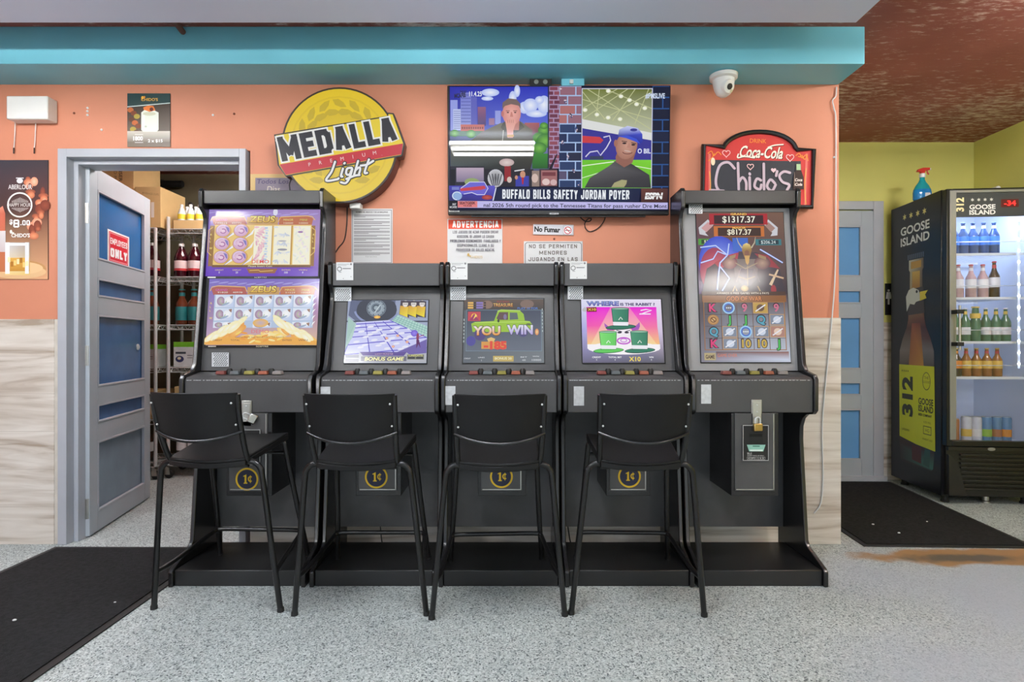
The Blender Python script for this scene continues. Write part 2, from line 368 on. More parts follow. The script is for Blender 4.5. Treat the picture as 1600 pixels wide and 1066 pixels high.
M = dict(
    floor=floor_material(), tile=tile_material(), peel=peel_material(),
    orange=mat('orange_wall_paint', (206, 134, 106), .6, var=.035, vscale=3, bump=.08, bscale=60),
    teal=mat('teal_beam_paint', (122, 204, 226), .45, var=.04, vscale=3),
    panel=mat('pale_grey_paint', (214, 228, 255), .55, var=.02, vscale=2),
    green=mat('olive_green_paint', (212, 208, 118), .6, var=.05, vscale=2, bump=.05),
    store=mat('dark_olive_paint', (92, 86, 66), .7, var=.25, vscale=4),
    grey=mat('grey_door_paint', (172, 180, 190), .42, var=.03, vscale=6),
    frame=mat('grey_frame_paint', (176, 180, 190), .42, var=.04, vscale=6),
    caulk=mat('bare_plaster', (206, 200, 190), .8, var=.12, vscale=14, bump=.3),
    glass_blue=mat('blue_frosted_glass', (28, 96, 160), .22, var=.1, vscale=3),
    glass_mid=mat('dull_blue_frosted_glass', (66, 102, 150), .25, var=.14, vscale=6),
    glass_dust=mat('dusty_frosted_glass', (124, 140, 156), .35, var=.1, vscale=7),
    glass_sky=mat('light_blue_frosted_glass', (104, 160, 216), .3, var=.05, vscale=3),
    steel=mat('brushed_steel', (190, 188, 182), .3, 1, var=.1, vscale=20),
    chrome=mat('chrome_wire', (205, 208, 210), .35, .2, var=.05, vscale=20),
    brass=mat('brass', (196, 168, 110), .3, 1, var=.1, vscale=20),
    black=mat('black_laminate', (26, 26, 27), .34, var=.12, vscale=7, spec=.55),
    grey_lam=mat('charcoal_laminate', (66, 66, 67), .4, var=.1, vscale=6),
    edge=mat('black_edge_moulding', (24, 24, 26), .25, var=.1, vscale=10, spec=.6),
    bezel=mat('charcoal_screen_board', (66, 66, 67), .38, var=.06, vscale=5, spec=.5),
    silver=mat('silver_screen_board', (150, 150, 152), .35, var=.05, vscale=5),
    box=mat('coin_door_black', (70, 70, 71), .42, var=.12, vscale=9, spec=.5),
    dark=mat('matt_black', (16, 16, 17), .6, var=.1),
    stool=mat('black_tube_steel', (17, 17, 18), .3, var=.2, vscale=14, spec=.5),
    seat=mat('black_plastic', (19, 19, 20), .45, var=.15, vscale=10, spec=.28),
    mat=mat('black_carpet', (38, 38, 39), .95, var=.3, vscale=60, bump=.9, bscale=220, spec=.1),
    rubber=mat('black_rubber', (22, 22, 23), .6, var=.1),
    white=mat('white_plastic', (228, 228, 226), .4, var=.02),
    paper=mat('white_paper', (214, 214, 216), .7, var=.02),
    sticker=mat('white_sticker', (208, 210, 212), .5, var=.03),
    holo=mat('silver_seal', (200, 203, 207), .35, .3, var=.12, vscale=60),
    card=mat('cardboard', (206, 176, 124), .8, var=.06, vscale=6),
    brown=mat('brown_sign_case', (92, 52, 48), .5, var=.06),
    rust=mat('brown_painted_pipe', (122, 66, 46), .5, var=.1),
    fridge=mat('fridge_black', (10, 11, 16), .32, var=.1, spec=.5),
    fsilver=mat('fridge_door_trim', (150, 152, 155), .35, .6, var=.05),
    fwhite=mat('fridge_liner', (214, 222, 238), .5, var=.02),
    grille=mat('fridge_grille', (26, 25, 24), .35, var=.2, vscale=12),
    clear=glass_mat('fridge_glass', (.97, .98, 1)),
    print=pic_mat('printed_artwork', 0, .55, .3), gloss=pic_mat('glossy_print', 0, .3, .45),
    lit=pic_mat('backlit_sign_face', .8, .35, .4),
    screen=pic_mat('lit_screen', 1.0, .12, .22), tvscreen=pic_mat('lit_television_screen', .95, .015, .16),
    red=mat('red_plastic', (196, 42, 36), .4), cap=mat('white_cap', (222, 224, 226), .45),
)
def lamp_mat(name, col, s):
    m = mat(name, col, .4, emit=s); return m
M['tube'] = lamp_mat('lit_tube', (255, 250, 244), TUBE_POWER)
M['led'] = lamp_mat('cool_led', (210, 226, 255), 130)
M['digit'] = lamp_mat('red_display_digit', (255, 40, 40), 1.6)
def liquid(name, c, rough=.15, var=.1): return mat(name, c, rough, var=var, vscale=20, spec=.6)

# ---------------------------------------------------------------- the setting
def struct(name, mb, m, parent=None, bevel=0):
    o = mb.build(name, m, parent, bevel)
    if parent is None: o['kind'] = 'structure'
    return o
XR = 1.742                                          # right end of the orange wall
DX0, DX1, DZ = -2.36, -1.445, 2.055                 # doorway
BW = 4.49                                           # green wall of the side passage
struct('floor', MB().box(-5, 5.2, -3.2, 6.2, -.06, 0), M['floor'])
struct('ceiling', MB().box(-5, 5.2, -3.2, 6.2, 2.63, 2.7), M['peel'])
struct('ceiling_drop_panel', MB().box(-5, 1.535, -3.2, 2.57, 2.50, 2.63), M['panel'], bevel=.003)
struct('wall_back', MB().box(-5, DX0-.05, WY, WY+.15, 0, 2.63).box(DX0-.05, DX1+.05, WY, WY+.15, DZ+.04, 2.63).box(DX1+.05, XR, WY, WY+.15, 0, 2.63), M['orange'])
struct('wall_passage', MB().box(XR-.15, XR, WY+.15, BW, 0, 2.63), M['green'])
struct('wall_green', MB().box(XR-.15, 3.62, BW, BW+.12, 0, 2.63), M['green'])
struct('wall_right', MB().box(3.6, 3.74, -3.2, BW, 0, 2.63), M['green'])
struct('wall_left', MB().box(-5.1, -5, -3.2, 6.2, 0, 2.63), M['orange'])
struct('wall_tiling_left', MB().box(-5, -2.43, WY-.014, WY-.001, 0, 1.196), M['tile'], bevel=.002)
struct('wall_tiling_back', MB().box(DX1+.055, XR+.004, WY-.014, WY-.001, 0, 1.203), M['tile'], bevel=.002)
struct('wall_tiling_green', MB().box(2.86, 3.6, BW-.012, BW-.001, 0, 1.225), M['tile'])
struct('wall_plaster_strip', MB().box(-2.43, -2.405, WY-.012, WY-.001, 0, 1.196), M['caulk'], bevel=.003)
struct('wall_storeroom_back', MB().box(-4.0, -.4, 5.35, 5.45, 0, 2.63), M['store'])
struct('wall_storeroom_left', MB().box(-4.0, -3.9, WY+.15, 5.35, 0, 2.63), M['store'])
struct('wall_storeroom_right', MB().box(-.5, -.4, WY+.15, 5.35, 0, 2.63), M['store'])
struct('beam', MB().box(-5, XR-.004, 2.837, WY, 2.446, 2.63), M['teal'], bevel=.003)
# doorway frame of the storeroom
fr = MB()
fr.box(-2.407, -2.36, WY-.02, WY+.16, 0, 2.10).box(DX1, -1.411, WY-.02, WY+.16, 0, 2.10).box(-2.36, DX1, WY-.02, WY+.16, 2.055, 2.10)
fr.box(-2.36, -2.335, WY+.03, WY+.15, 0, 2.055).box(DX1-.025, DX1, WY+.03, WY+.15, 0, 2.055).box(-2.335, DX1-.025, WY+.03, WY+.15, 2.03, 2.055)
struct('trim_1', fr, M['frame'], bevel=.002)
# frame of the far door
X2L, X2R = 1.98, 2.80
fr = MB().box(X2R, 2.88, BW-.03, BW+.02, 0, 2.165).box(X2L-.08, X2L, BW-.03, BW+.02, 0, 2.165).box(X2L, X2R, BW-.03, BW+.02, 2.10, 2.165)
struct('trim_2', fr, M['frame'], bevel=.003)
struct('trim_3', MB().box(X2L-.08, 2.89, BW-.06, BW, 0, .035), M['frame'], bevel=.003)

PZ = [(1.54, 1.934), (1.329, 1.437), (.821, 1.229), (.618, .723), (.118, .514)]
def door_leaf(name, loc, rz, W, zo, mats, lib=False):
    """five-panel leaf: local x along the leaf from the hinge, y through its thickness, z up"""
    T = .045; x0, x1 = .09, W-.09
    ro = empty(name, loc, rz=rz); ro['kind'] = 'structure'
    f = MB().box(0, x0, 0, T, .01, 2.05+zo).box(x1, W, 0, T, .01, 2.05+zo)
    zs = [.01]
    for a, b in reversed(PZ): zs += [a+zo, b+zo]
    zs.append(2.05+zo)
    for i in range(0, len(zs), 2): f.box(x0, x1, 0, T, zs[i], zs[i+1])
    f.build('door_frame', M['grey'], ro, .002, local=True)
    bd = MB()
    for a, b in PZ:
        a += zo; b += zo
        for yy in (.004, T-.012):
            bd.box(x0, x0+.012, yy-.007, yy+.012, a, b).box(x1-.012, x1, yy-.007, yy+.012, a, b)
            bd.box(x0+.012, x1-.012, yy-.007, yy+.012, a, a+.012).box(x0+.012, x1-.012, yy-.007, yy+.012, b-.012, b)
    bd.build('glazing_bead', M['frame'], ro, .002, local=True)
    for (a, b), mm in zip(PZ, mats):
        MB().box(x0, x1, T/2-.004, T/2+.004, a+zo, b+zo).build('glass_panel', M[mm], ro, local=True)
    return ro
ang = atan2(.8, -.171)
# the visible face of the open leaf looks to the right, so the thickness (local y) runs to the left
d1 = door_leaf('door_1', (-2.315, 3.157, 0), ang, .82, 0, ['glass_blue', 'glass_mid', 'glass_mid', 'glass_mid', 'glass_dust'])
for z in (1.78, .16, 1.0):
    h = MB().box(-.003, .001, .004, .041, z-.055, z+.055)
    h.tube([(-.004, .045, z-.058), (-.004, .045, z+.058)], .007, 8)
    tag(h.build('hinge', M['steel'], d1, .0008, local=True), 'worn bare metal hinge')
lp = MB().box(.816, .823, .008, .037, .91, 1.12).build('lock_plate', M['white'], d1, .001, local=True)
hd = MB().tube([(.76, -.05, 1.03), (.76, 0, 1.03)], .009).tube([(.76, -.05, 1.03), (.66, -.055, 1.035)], .009)
hd.lathe([(.024, 0), (.024, .008)], 18, M=Matrix.Translation((.76, 0, 1.03)) @ Matrix.Rotation(R(90), 4, 'X'))
# lever sits on the storeroom side
hd2 = MB().tube([(.77, .045, 1.03), (.77, .095, 1.03), (.67, .1, 1.03)], .009).build('door_handle', M['chrome'], d1, local=True)
MB().lathe([(.02, 0), (.02, .006), (.012, .01)], 16, M=Matrix.Translation((.66, .018, 1.04)) @ Matrix.Rotation(R(90), 4, 'X')).build('keyhole_cover', M['chrome'], d1, local=True)
d2 = door_leaf('door_2', (X2L, BW-.026, 0), 0, X2R-X2L, .04, ['glass_sky']*5)

# lamps under the dropped ceiling and fill lamps added behind, in the passage and storeroom: three bare tubes each
def tube_lamp(x, y, z, L, label, ang=0):
    ro = empty('tube_lamp', (x, y, z), label, 'ceiling light', 'ceiling tube lamps', ang)
    MB().box(-L/2-.02, L/2+.02, -.02, .02, -.045, 0).box(-L/2-.03, -L/2-.01, -.21, .21, -.085, -.045).box(L/2+.01, L/2+.03, -.21, .21, -.085, -.045).build('lamp_housing', M['white'], ro, .004, local=True)
    for dy in (-.19, 0, .19):
        MB().tube([(-L/2-.01, dy, -.066), (L/2+.01, dy, -.066)], .013, 10).build('lamp_tube', M['tube'], ro, local=True)
    return ro
tube_lamp(-.15, 1.40, 2.50, .62, 'white three tube ceiling lamp in front of the game cabinets')
tube_lamp(-2.4, 1.40, 2.50, .62, 'white three tube ceiling lamp over the dark left floor mat')
tube_lamp(-2.0, -.9, 2.50, .62, 'added three tube fill lamp behind the viewpoint, left of two')  # unseen lamp, added to light the room from behind the camera
tube_lamp(2.5, -.9, 2.63, .62, 'added three tube fill lamp behind the viewpoint, right of two')  # second unseen rear lamp, added for the same frontal light
tube_lamp(2.65, 2.05, 2.63, .62, 'added three tube fill lamp under the brown ceiling at the right')  # unseen lamp, added and placed to brighten the green wall and fridge
tube_lamp(-1.9, 4.1, 2.63, .62, 'added three tube fill lamp inside the storeroom')  # unseen lamp, added to brighten the shelves of stock

# ---------------------------------------------------------------- game cabinets
LOWP = [(2.52, 0), (2.52, .066), (2.535, .078), (2.67, .125), (2.69, .15), (2.738, .62), (2.735, .675), (2.715, .715), (2.68, .738), (2.625, .746),
        (2.602, .765), (2.60, .905), (2.615, .926), (2.69, .942), (2.712, .975), (2.80, 1.275), (2.805, 1.305), (2.795, 1.33), (2.772, 1.352), (2.768, 1.445), (2.785, 1.463), (3.035, 1.463), (3.035, 0)]
TALLP = LOWP[:14]+[(2.712, .975), (2.80, 1.62), (2.806, 1.67), (2.795, 1.70), (2.762, 1.722), (2.758, 1.80), (2.775, 1.818), (2.96, 1.818), (2.96, 0)]
CAB = [(-1.506, -.905), (-.888, -.330), (-.322, .224), (.232, .800), (.812, 1.386)]
BTN = [(122, 62, 56), (92, 98, 102), (140, 132, 62), (150, 84, 62), (140, 132, 130)]
BTN_C = [-1.221, -.623, -.048, .547, 1.127]
LAB = ['tall black game cabinet with two purple stacked screens, beside the storeroom doorway',
       'low black game cabinet whose screen shows a blue tiled floor and a vault door',
       'low black game cabinet whose screen shows a green truck and YOU WIN',
       'low black game cabinet whose pink screen shows three green top hats',
       'tall black game cabinet with one tall portrait screen and a silver surround']
for i in range(5):
    M['btn%d' % i] = mat('button_cap_%d' % i, BTN[i], .3, var=.05)

def cabinet(i):
    x0, x1 = CAB[i]; tall = i in (0, 4); T = .02
    P = TALLP if tall else LOWP
    ro = empty('game_cabinet', ((x0+x1)/2, 2.78, 0), LAB[i], 'arcade machine', 'coin game cabinets')
    for a in (x0, x1-T):
        MB().prism(P, a, a+T, 'x').build('side_panel', M['edge'], ro, .004)
    a, b = x0+T+.0005, x1-T-.0005
    MB().box(a, b, 2.535, 2.895, 0, .07).build('base', M['black'], ro, .003)
    MB().box(a, b, 2.90, 2.915, .145, .75).build('front_panel', M['box'], ro, .001)
    MB().prism([(2.614, .755), (2.614, .902), (2.628, .915), (2.745, .934), (2.745, .755)], a, b, 'x').build('control_panel', M['grey_lam'], ro, .003)
    zt = 1.735 if tall else 1.345
    sl = (.085/.39) if not tall else .108
    Dz = lambda z: 2.75+sl*(z-.94)
    MB().prism([(Dz(.938), .938), (Dz(zt), zt), (Dz(zt)+.014, zt), (Dz(.938)+.014, .938)], a, b, 'x').build('screen_board', M['silver' if i == 4 else 'bezel'], ro, .001)
    if tall:
        MB().box(a, b, 2.772, 2.79, 1.742, 1.806).box(a, b, 2.79, 2.95, 1.79, 1.806).build('head_panel', M['black'], ro, .003)
    else:
        MB().box(a, b, 2.782, 2.80, 1.347, 1.456).box(a, b, 2.80, 3.02, 1.44, 1.456).build('head_panel', M['bezel'], ro, .003)
    MB().box(a, b, *((2.935, 2.95) if tall else (3.01, 3.025)), .3, 1.785 if tall else 1.435).build('back_panel', M['dark'], ro)
    # coin box hanging under the controls
    cb = [(-1.295, -1.089), (-.709, -.503), (-.154, .064), (.428, .628), (.995, 1.208)][i]
    cbox = MB().box(cb[0], cb[1], 2.613, 2.90, .377, .753).build('coin_box', M['edge'], ro, .002)
    dz0 = .40
    cd_ = MB().box(cb[0]+.014, cb[1]-.018, 2.607, 2.613, dz0, .753).build('coin_door', M['box'], cbox, .002)
    st = MB().box(cb[1]-.026, cb[1]-.0225, 2.605, 2.6085, dz0+.006, .75).box(cb[0]+.02, cb[1]-.022, 2.605, 2.6085, dz0+.006, dz0+.0095)
    st.build('steel_trim', M['steel'], cbox, 0)
    # bill acceptor plate
    c = (cb[0]+cb[1])/2-.002
    zc = .62 if i == 4 else .60
    MB().box(c-.058, c+.058, 2.599, 2.607, zc-.08, zc+.08).build('bill_acceptor', M['dark'], cbox, .002)
    p = Pic()
    p.frame(0, 0, 116, 160, 2.2, (196, 196, 196)); p.up()
    p.rect(28, 32, 90, 82, (30, 30, 31)).rect(30, 40, 86, 52, (6, 6, 6))
    p.poly([(18, 88), (102, 88), (92, 118), (28, 118)], (142, 190, 176)); p.up()
    p.rect(44, 92, 76, 97, (70, 120, 106)).poly([(30, 110), (90, 110), (88, 117), (33, 117)], (220, 232, 226))
    p.text('BILLS', 20, 132, 9, (205, 205, 205), w=20).text('INSERT FACE UP ONLY', 20, 140, 5, (200, 200, 200), w=76)
    p.frame(18, 143, 100, 155, 1, (190, 190, 190)).text('ACCEPTS 1, 5, 10, 20', 22, 152.5, 6.5, (220, 220, 220), w=72)
    front_box(p, 'acceptor_face', M['print'], (0, 0, 116, 160), c-.058, c+.058, zc+.08, zc-.08, 2.599, cbox)
    if i < 4:          # yellow one-cent roundel
        pc = [(386, 749), (588, 745.5), (783.5, 745), (983.5, 744.5)][i]
        X = (pc[0]-800)*2.607/F; Z = H-(pc[1]-533)*2.607/F
        p = Pic(); p.ell(50, 50, 40, 40, (40, 44, 66)); p.up(); p.arc(50, 50, 45, 45, 7.5, (214, 178, 42), n=40)
        p.poly([(36, 69), (36, 65), (40, 64), (40, 38), (34, 40), (34, 36), (48, 29), (48, 64), (52, 65), (52, 69)], (222, 186, 44)); p.arc(65, 49, 8.5, 10, 5, (222, 186, 44), 50, 310, 16).rect(63.5, 33, 66.5, 66, (222, 186, 44))
        front_box(p, 'one_cent_badge', M['print'], (0, 0, 100, 100), X-.053, X+.053, Z+.053, Z-.053, 2.607, cbox)
    # buttons in the controls
    for k in range(5):
        bx = BTN_C[i]+(k-2)*.0655
        bt = MB().prism([(bx-.022, .925), (bx+.022, .925), (bx+.018, .941), (bx-.018, .941)], 2.665, 2.70, 'y').build('button', M['btn%d' % ((k+i*0) % 5)], ro, .002)
        if k < 4: MB().lathe([(.013, .925), (.013, .945), (.009, .952)], 12, (bx+.033, 2.69, 0)).build('button_stop', M['dark'], ro)
    # white strip of tamper tape along the front of the controls
    return ro, Dz

def front_box(p, name, m, rect, x0, x1, zt, zb, y, parent, lift=.0006):
    return p.build(name, m, rect, (x0, y, zt), (x1, y, zt), (x0, y, zb), parent, lift=lift)
def plate(ro, name, m, px, D, th=.0015, bevel=0):
    a = at(px[0], px[1], D); b = at(px[2], px[3], D)
    return MB().box(a.x, b.x, D-th, D, b.z, a.z).build(name, m, ro, bevel)

cabs = [cabinet(i) for i in range(5)]

def screen(i, px, rect, p, bez=0, mname='screen', name='screen', trap=None):
    """lit screen let into the leaning board; px = its corners in the photo"""
    ro, Dz = cabs[i]; p.clip = 1
    def fit(py):
        D = 2.8
        for _ in range(8): D = Dz(H-(py-533)*D/F)
        return D
    x0, y0, x1, y1 = px; Dt, Db = fit(y0), fit(y1); Dm = (Dt+Db)/2
    zt, zb = H-(y0-533)*Dt/F, H-(y1-533)*Db/F; X0, X1 = (x0-800)*Dm/F, (x1-800)*Dm/F
    sl = (Dt-Db)/(zt-zb)
    def bar(mb, xa, xb, za, zb_, t):
        yv = lambda z: Db+sl*(z-zb)
        mb.add([(xa, yv(za)-t, za), (xb, yv(za)-t, za), (xb, yv(za), za), (xa, yv(za), za), (xa, yv(zb_)-t, zb_), (xb, yv(zb_)-t, zb_), (xb, yv(zb_), zb_), (xa, yv(zb_), zb_)],
               [(0,3,2,1),(4,5,6,7),(0,1,5,4),(1,2,6,5),(2,3,7,6),(3,0,4,7)])
    e = bez if bez else .004
    mb = MB(); bar(mb, X0-e, X1+e, zb-e*(1.6 if bez else 1), zt+e, .006)
    s = mb.build(name, M['dark'], ro, .001)
    p.build('screen_picture', M[mname], rect, (X0, Dt-.0062, zt), (X1, Dt-.0062, zt), (X0, Db-.0062, zb), s)
    return s, (X0, X1, zt, zb, Dt, Db)

# --- first cabinet: two wide screens
GOLD, DGOLD = (236, 190, 92), (168, 112, 52)
def reel_frame(p):
    p.poly([(70, 300), (130, 278), (440, 285), (470, 370), (100, 372)], (176, 84, 72)); p.poly([(830, 285), (1160, 278), (1215, 300), (1200, 372), (830, 370)], (190, 100, 62))
    p.line([(60, 330), (80, 285), (150, 272), (440, 285), (462, 330), (520, 372), (760, 372), (820, 340), (850, 285), (1130, 272), (1200, 280), (1235, 320)], 9, GOLD)
    p.up()
    p.rect(470, 285, 820, 372, (200, 150, 84))
    p.text('GRAND', 120, 328, 22, (214, 96, 200), w=130).text('MAJOR', 300, 328, 22, (236, 90, 70), w=105).text('MINOR', 880, 328, 24, (236, 226, 120), w=110).text('MINI', 1065, 328, 22, (206, 214, 80), w=80)
    p.up(2); p.text('ZEUS', 640, 345, 72, (96, 60, 20), al='c', w=300, bold=.05, sh=.1); p.up(); p.text('ZEUS', 640, 343, 66, (250, 240, 120), al='c', w=285, bold=.02, sh=.1, c2=(226, 170, 50)); p.up()
def zeus_top():
    p = Pic(.16); p.rect(15, 195, 1290, 560, (146, 118, 206), (150, 120, 190), (176, 140, 186), (120, 90, 196)); p.rect(15, 560, 1290, 940, (120, 90, 196), (176, 140, 186), (104, 58, 190), (92, 48, 190)); p.up()
    for a in range(12): p.ell(60+a*105, 235+(a*37 % 30), 60, 8, (170, 150, 220), rot=-6)
    p.ell(785, 230, 26, 40, (226, 226, 246)); p.up()
    p.rect(60, 380, 1240, 830, (150, 104, 50)); p.up(); p.rect(112, 372, 1200, 822, (238, 200, 110)); p.up()
    reel_frame(p)
    p.text('149015', 120, 362, 17, (240, 240, 230), w=130).text('49771', 300, 362, 17, (240, 240, 230), w=105).text('10000', 885, 362, 17, (240, 230, 200), w=105).text('10000', 1058, 362, 17, (240, 230, 200), w=100)
    for k, (xa, xb) in enumerate([(560, 758), (782, 972), (1000, 1190)]):
        p.rect(xa, 385, xb, 812, (250, 246, 220))
    p.rect(758, 380, 768, 815, (190, 140, 60)).rect(974, 380, 988, 815, (190, 140, 60)); p.up()
    for k in range(34):
        p.ell(585+(k*53 % 100), 400+(k*89 % 390), 30, 11, [(240, 190, 200), (246, 214, 214), (226, 170, 190)][k % 3], rot=k*40)
        p.ell(800+(k*61 % 150), 400+(k*97 % 390), 26, 9, [(214, 220, 232), (240, 238, 226), (198, 206, 222)][k % 3], rot=k*33)
        p.ell(1020+(k*47 % 150), 400+(k*83 % 390), 24, 9, [(240, 226, 230), (248, 246, 236), (232, 236, 220)][k % 3], rot=k*29); p.up(.2)
    for k in range(14): p.rect(678+k % 3*6, 400+k*29, 712+k % 2*10, 420+k*29, [(176, 196, 226), (212, 226, 240)][k % 2])
    p.ell(885, 650, 55, 12, (140, 140, 156)); p.ell(880, 555, 48, 8, (170, 170, 186)); p.ell(1080, 455, 30, 10, (150, 100, 170)); p.up()
    for r in range(3):
        for c in range(2):
            x, y = 215+c*205, 440+r*148
            p.ell(x, y, 92, 76, (214, 160, 70)); p.up(); p.ell(x-4, y-2, 80, 68, (206, 152, 196), cin=(244, 214, 232)); p.up()
            p.arc(x, y+6, 30, 24, 12, (170, 96, 160), -120, 160, 14); p.arc(x-8, y-10, 58, 48, 8, (236, 220, 244), 150, 330, 14); p.poly([(x+20, y-50), (x+62, y-30), (x+70, y+20), (x+52, y+10)], (120, 110, 190)); p.up()
            p.poly([(x+105, y+30), (x+150, y-30), (x+130, y+40), (x+20, y+100), (x+70, y+55)], (246, 246, 250)); p.line([(x+100, y+30), (x+30, y+92)], 6, (130, 120, 170)); p.up()
    p.text('DEMO', 655, 805, 36, (226, 70, 60), al='c', w=190, bold=.01); p.up()
    p.rect(120, 824, 1215, 850, (112, 74, 44)).text('Please Insert Coin', 655, 846, 18, (250, 244, 210), al='c', w=265); p.poly([(505, 862), (850, 862), (820, 915), (535, 915)], (150, 90, 50)); p.up()
    p.line([(540, 885), (640, 880), (660, 895), (800, 885)], 7, GOLD)
    for t, x, v in (('CREDIT', 205, '0'), ('DISPLAY', 400, '20'), ('ENTRIES', 945, '500'), ('WIN', 1130, '0')):
        p.text(t, x, 886, 15, (240, 210, 120), al='c', w=95).text(v, x, 916, 20, (250, 250, 245), al='c')
    for xx, aa in ((85, 1), (1230, -1)):
        p.line([(xx+aa*20, 410), (xx-aa*22, 440), (xx-aa*22, 680), (xx+aa*20, 720)], 9, GOLD)
        for k in range(5): p.text('ALL WAYS'[k], xx-7, 500+k*38, 22, (250, 230, 120), bold=.02) if 'ALL W'[k] != ' ' else 0
    return p
def zeus_low():
    # drawn in the second crop: 6.663 px per photo pixel
    p = Pic(.16); p.rect(55, 45, 1215, 380, (110, 96, 196), (112, 90, 190), (170, 120, 170), (150, 120, 170)); p.rect(55, 380, 1215, 720, (150, 120, 170), (170, 120, 170), (226, 190, 150), (196, 160, 196)); p.up()
    for a in range(12): p.ell(110+a*95, 80+(a*31 % 26), 55, 7, (158, 150, 220), rot=-8)
    p.up(); q = Pic(.16); reel_frame(q); b = len(p.v)
    for v in q.v: p.v.append((40+(v[0]-30)*.945, (v[1]-285)*.93+130, v[2]*1.0+p.z))
    p.c += q.c; p.f += [tuple(b+k for k in f) for f in q.f]; p.up(q.z+1)
    p.text('91820', 150, 193, 15, (240, 240, 230), w=105).text('40978', 305, 193, 15, (240, 240, 230), w=100).text('51529', 850, 195, 15, (240, 236, 200), w=100).text('10087', 1015, 195, 15, (240, 236, 200), w=90)
    p.rect(120, 208, 1145, 545, (176, 196, 226)); p.up()
    for r in range(3):
        for c in range(5):
            x, y = 228+c*202, 275+r*136
            if r == 2 and c in (1, 3): continue
            hh = 62 if r < 2 else 30; cy = y if r < 2 else y-28
            p.rect(x-94, cy-hh, x+94, cy+hh, (226, 236, 250), (206, 220, 246), (190, 206, 240), (232, 232, 246)); p.up()
            p.ell(x-40, cy, 40, min(46, hh-4), (150, 120, 150), cin=(206, 180, 200)); p.ell(x+40, cy-6, 44, min(40, hh-6), (236, 240, 250), cin=(255, 255, 255)); p.up()
            p.poly([(x+50, cy-hh+12), (x+84, cy-hh+6), (x+80, cy-hh+44), (x+60, cy-hh+30)], (150, 110, 90)); p.arc(x-15, cy, 32, min(30, hh-10), 8, (170, 190, 140), 0, 240, 12); p.ell(x+10, cy+hh*.5, 46, 9, (150, 170, 200), rot=-20); p.up()
    for k in range(46):        # burst of light over the lower reels
        a_ = (k*37 % 100)/100; x = 80+a_*1090; top = 640-150*max(0, 1-abs(abs(x-620)-270)/260)
        y = top+20+(k*53 % 100)/100*(690-top); r_ = 34+(k*29 % 40)
        p.ell(x, y, r_*1.5, r_*.55, [(244, 176, 60), (250, 206, 96), (236, 150, 56)][k % 3], rot=(-38 if x < 620 else 38)*(1 if abs(x-620) > 150 else .2), cin=[(250, 216, 120), (255, 240, 190), (250, 190, 90)][k % 3])
    p.poly([(60, 718), (60, 680), (300, 640), (620, 655), (940, 640), (1200, 680), (1200, 718)], (240, 166, 56))
    p.up()
    for k in range(26):
        sg = -1 if k % 2 else 1; t_ = (k*41 % 100)/100
        x = 620+sg*(190+t_*330); y = 500+t_*150+(k*31 % 50)-25
        p.ell(x, y, 85-t_*20, 26, (252, 240, 176), rot=sg*38, cin=(255, 254, 240))
    p.up()
    for k in range(14): p.ell(400+(k*71 % 440), 600+(k*43 % 100), 36, 10, [(250, 214, 96), (240, 150, 46), (252, 232, 150)][k % 3], rot=(k*31 % 60)-30)
    p.up(); p.ell(620, 500, 80, 42, (240, 180, 60), cin=(190, 170, 190)); p.up()
    p.text('DEMO', 620, 603, 34, (226, 96, 110), al='c', w=180).text('GAME PAYS ALL WINS LEFT TO RIGHT', 620, 650, 14, (130, 80, 40), al='c', w=500)
    for t, x in (('CREDIT', 190), ('TOTAL', 370), ('ENTRIES', 900), ('WIN', 1060)): p.text(t, x, 682, 17, (110, 50, 40), al='c', w=95)
    for k in range(5):
        p.text('ALL W'[k], 92, 310+k*38, 20, (250, 220, 90), bold=.02) if k != 3 else 0
        p.poly([(1150, 250+k*62), (1180, 232+k*62), (1140, 290+k*62)], (250, 250, 252))
    return p
s, g = screen(0, (322, 328, 499.5, 432), (15, 200, 1290, 940), zeus_top(), .007)
p = Pic(); p.text('SCEPTRE', 0, 0, 8, (206, 206, 206), al='c', w=70); e_ = Pic(); e_.rect(-295, -8, -250, 0, (240, 240, 240))
[a_.build(n_, M['gloss'], (-320, -9, 320, 2), (g[0], g[5]-.008, g[3]-.0028), (g[1], g[5]-.008, g[3]-.0028), (g[0], g[5]-.009, g[3]-.0095), s) for n_, a_ in (('screen_logo', p), ('energy_badge', e_))]
s, g = screen(0, (325.5, 436, 501, 539.5), (55, 45, 1215, 720), zeus_low(), .007)
p = Pic(); p.text('SCEPTRE', 0, 0, 8, (246, 240, 220), al='c', w=70, bold=.02); e_ = Pic(); e_.rect(-305, -8, -260, 0, (240, 240, 240))
[a_.build(n_, M['gloss'], (-320, -9, 320, 2), (g[0], g[5]-.008, g[3]-.0028), (g[1], g[5]-.008, g[3]-.0028), (g[0], g[5]-.009, g[3]-.0095), s) for n_, a_ in (('screen_logo', p), ('energy_badge', e_))]

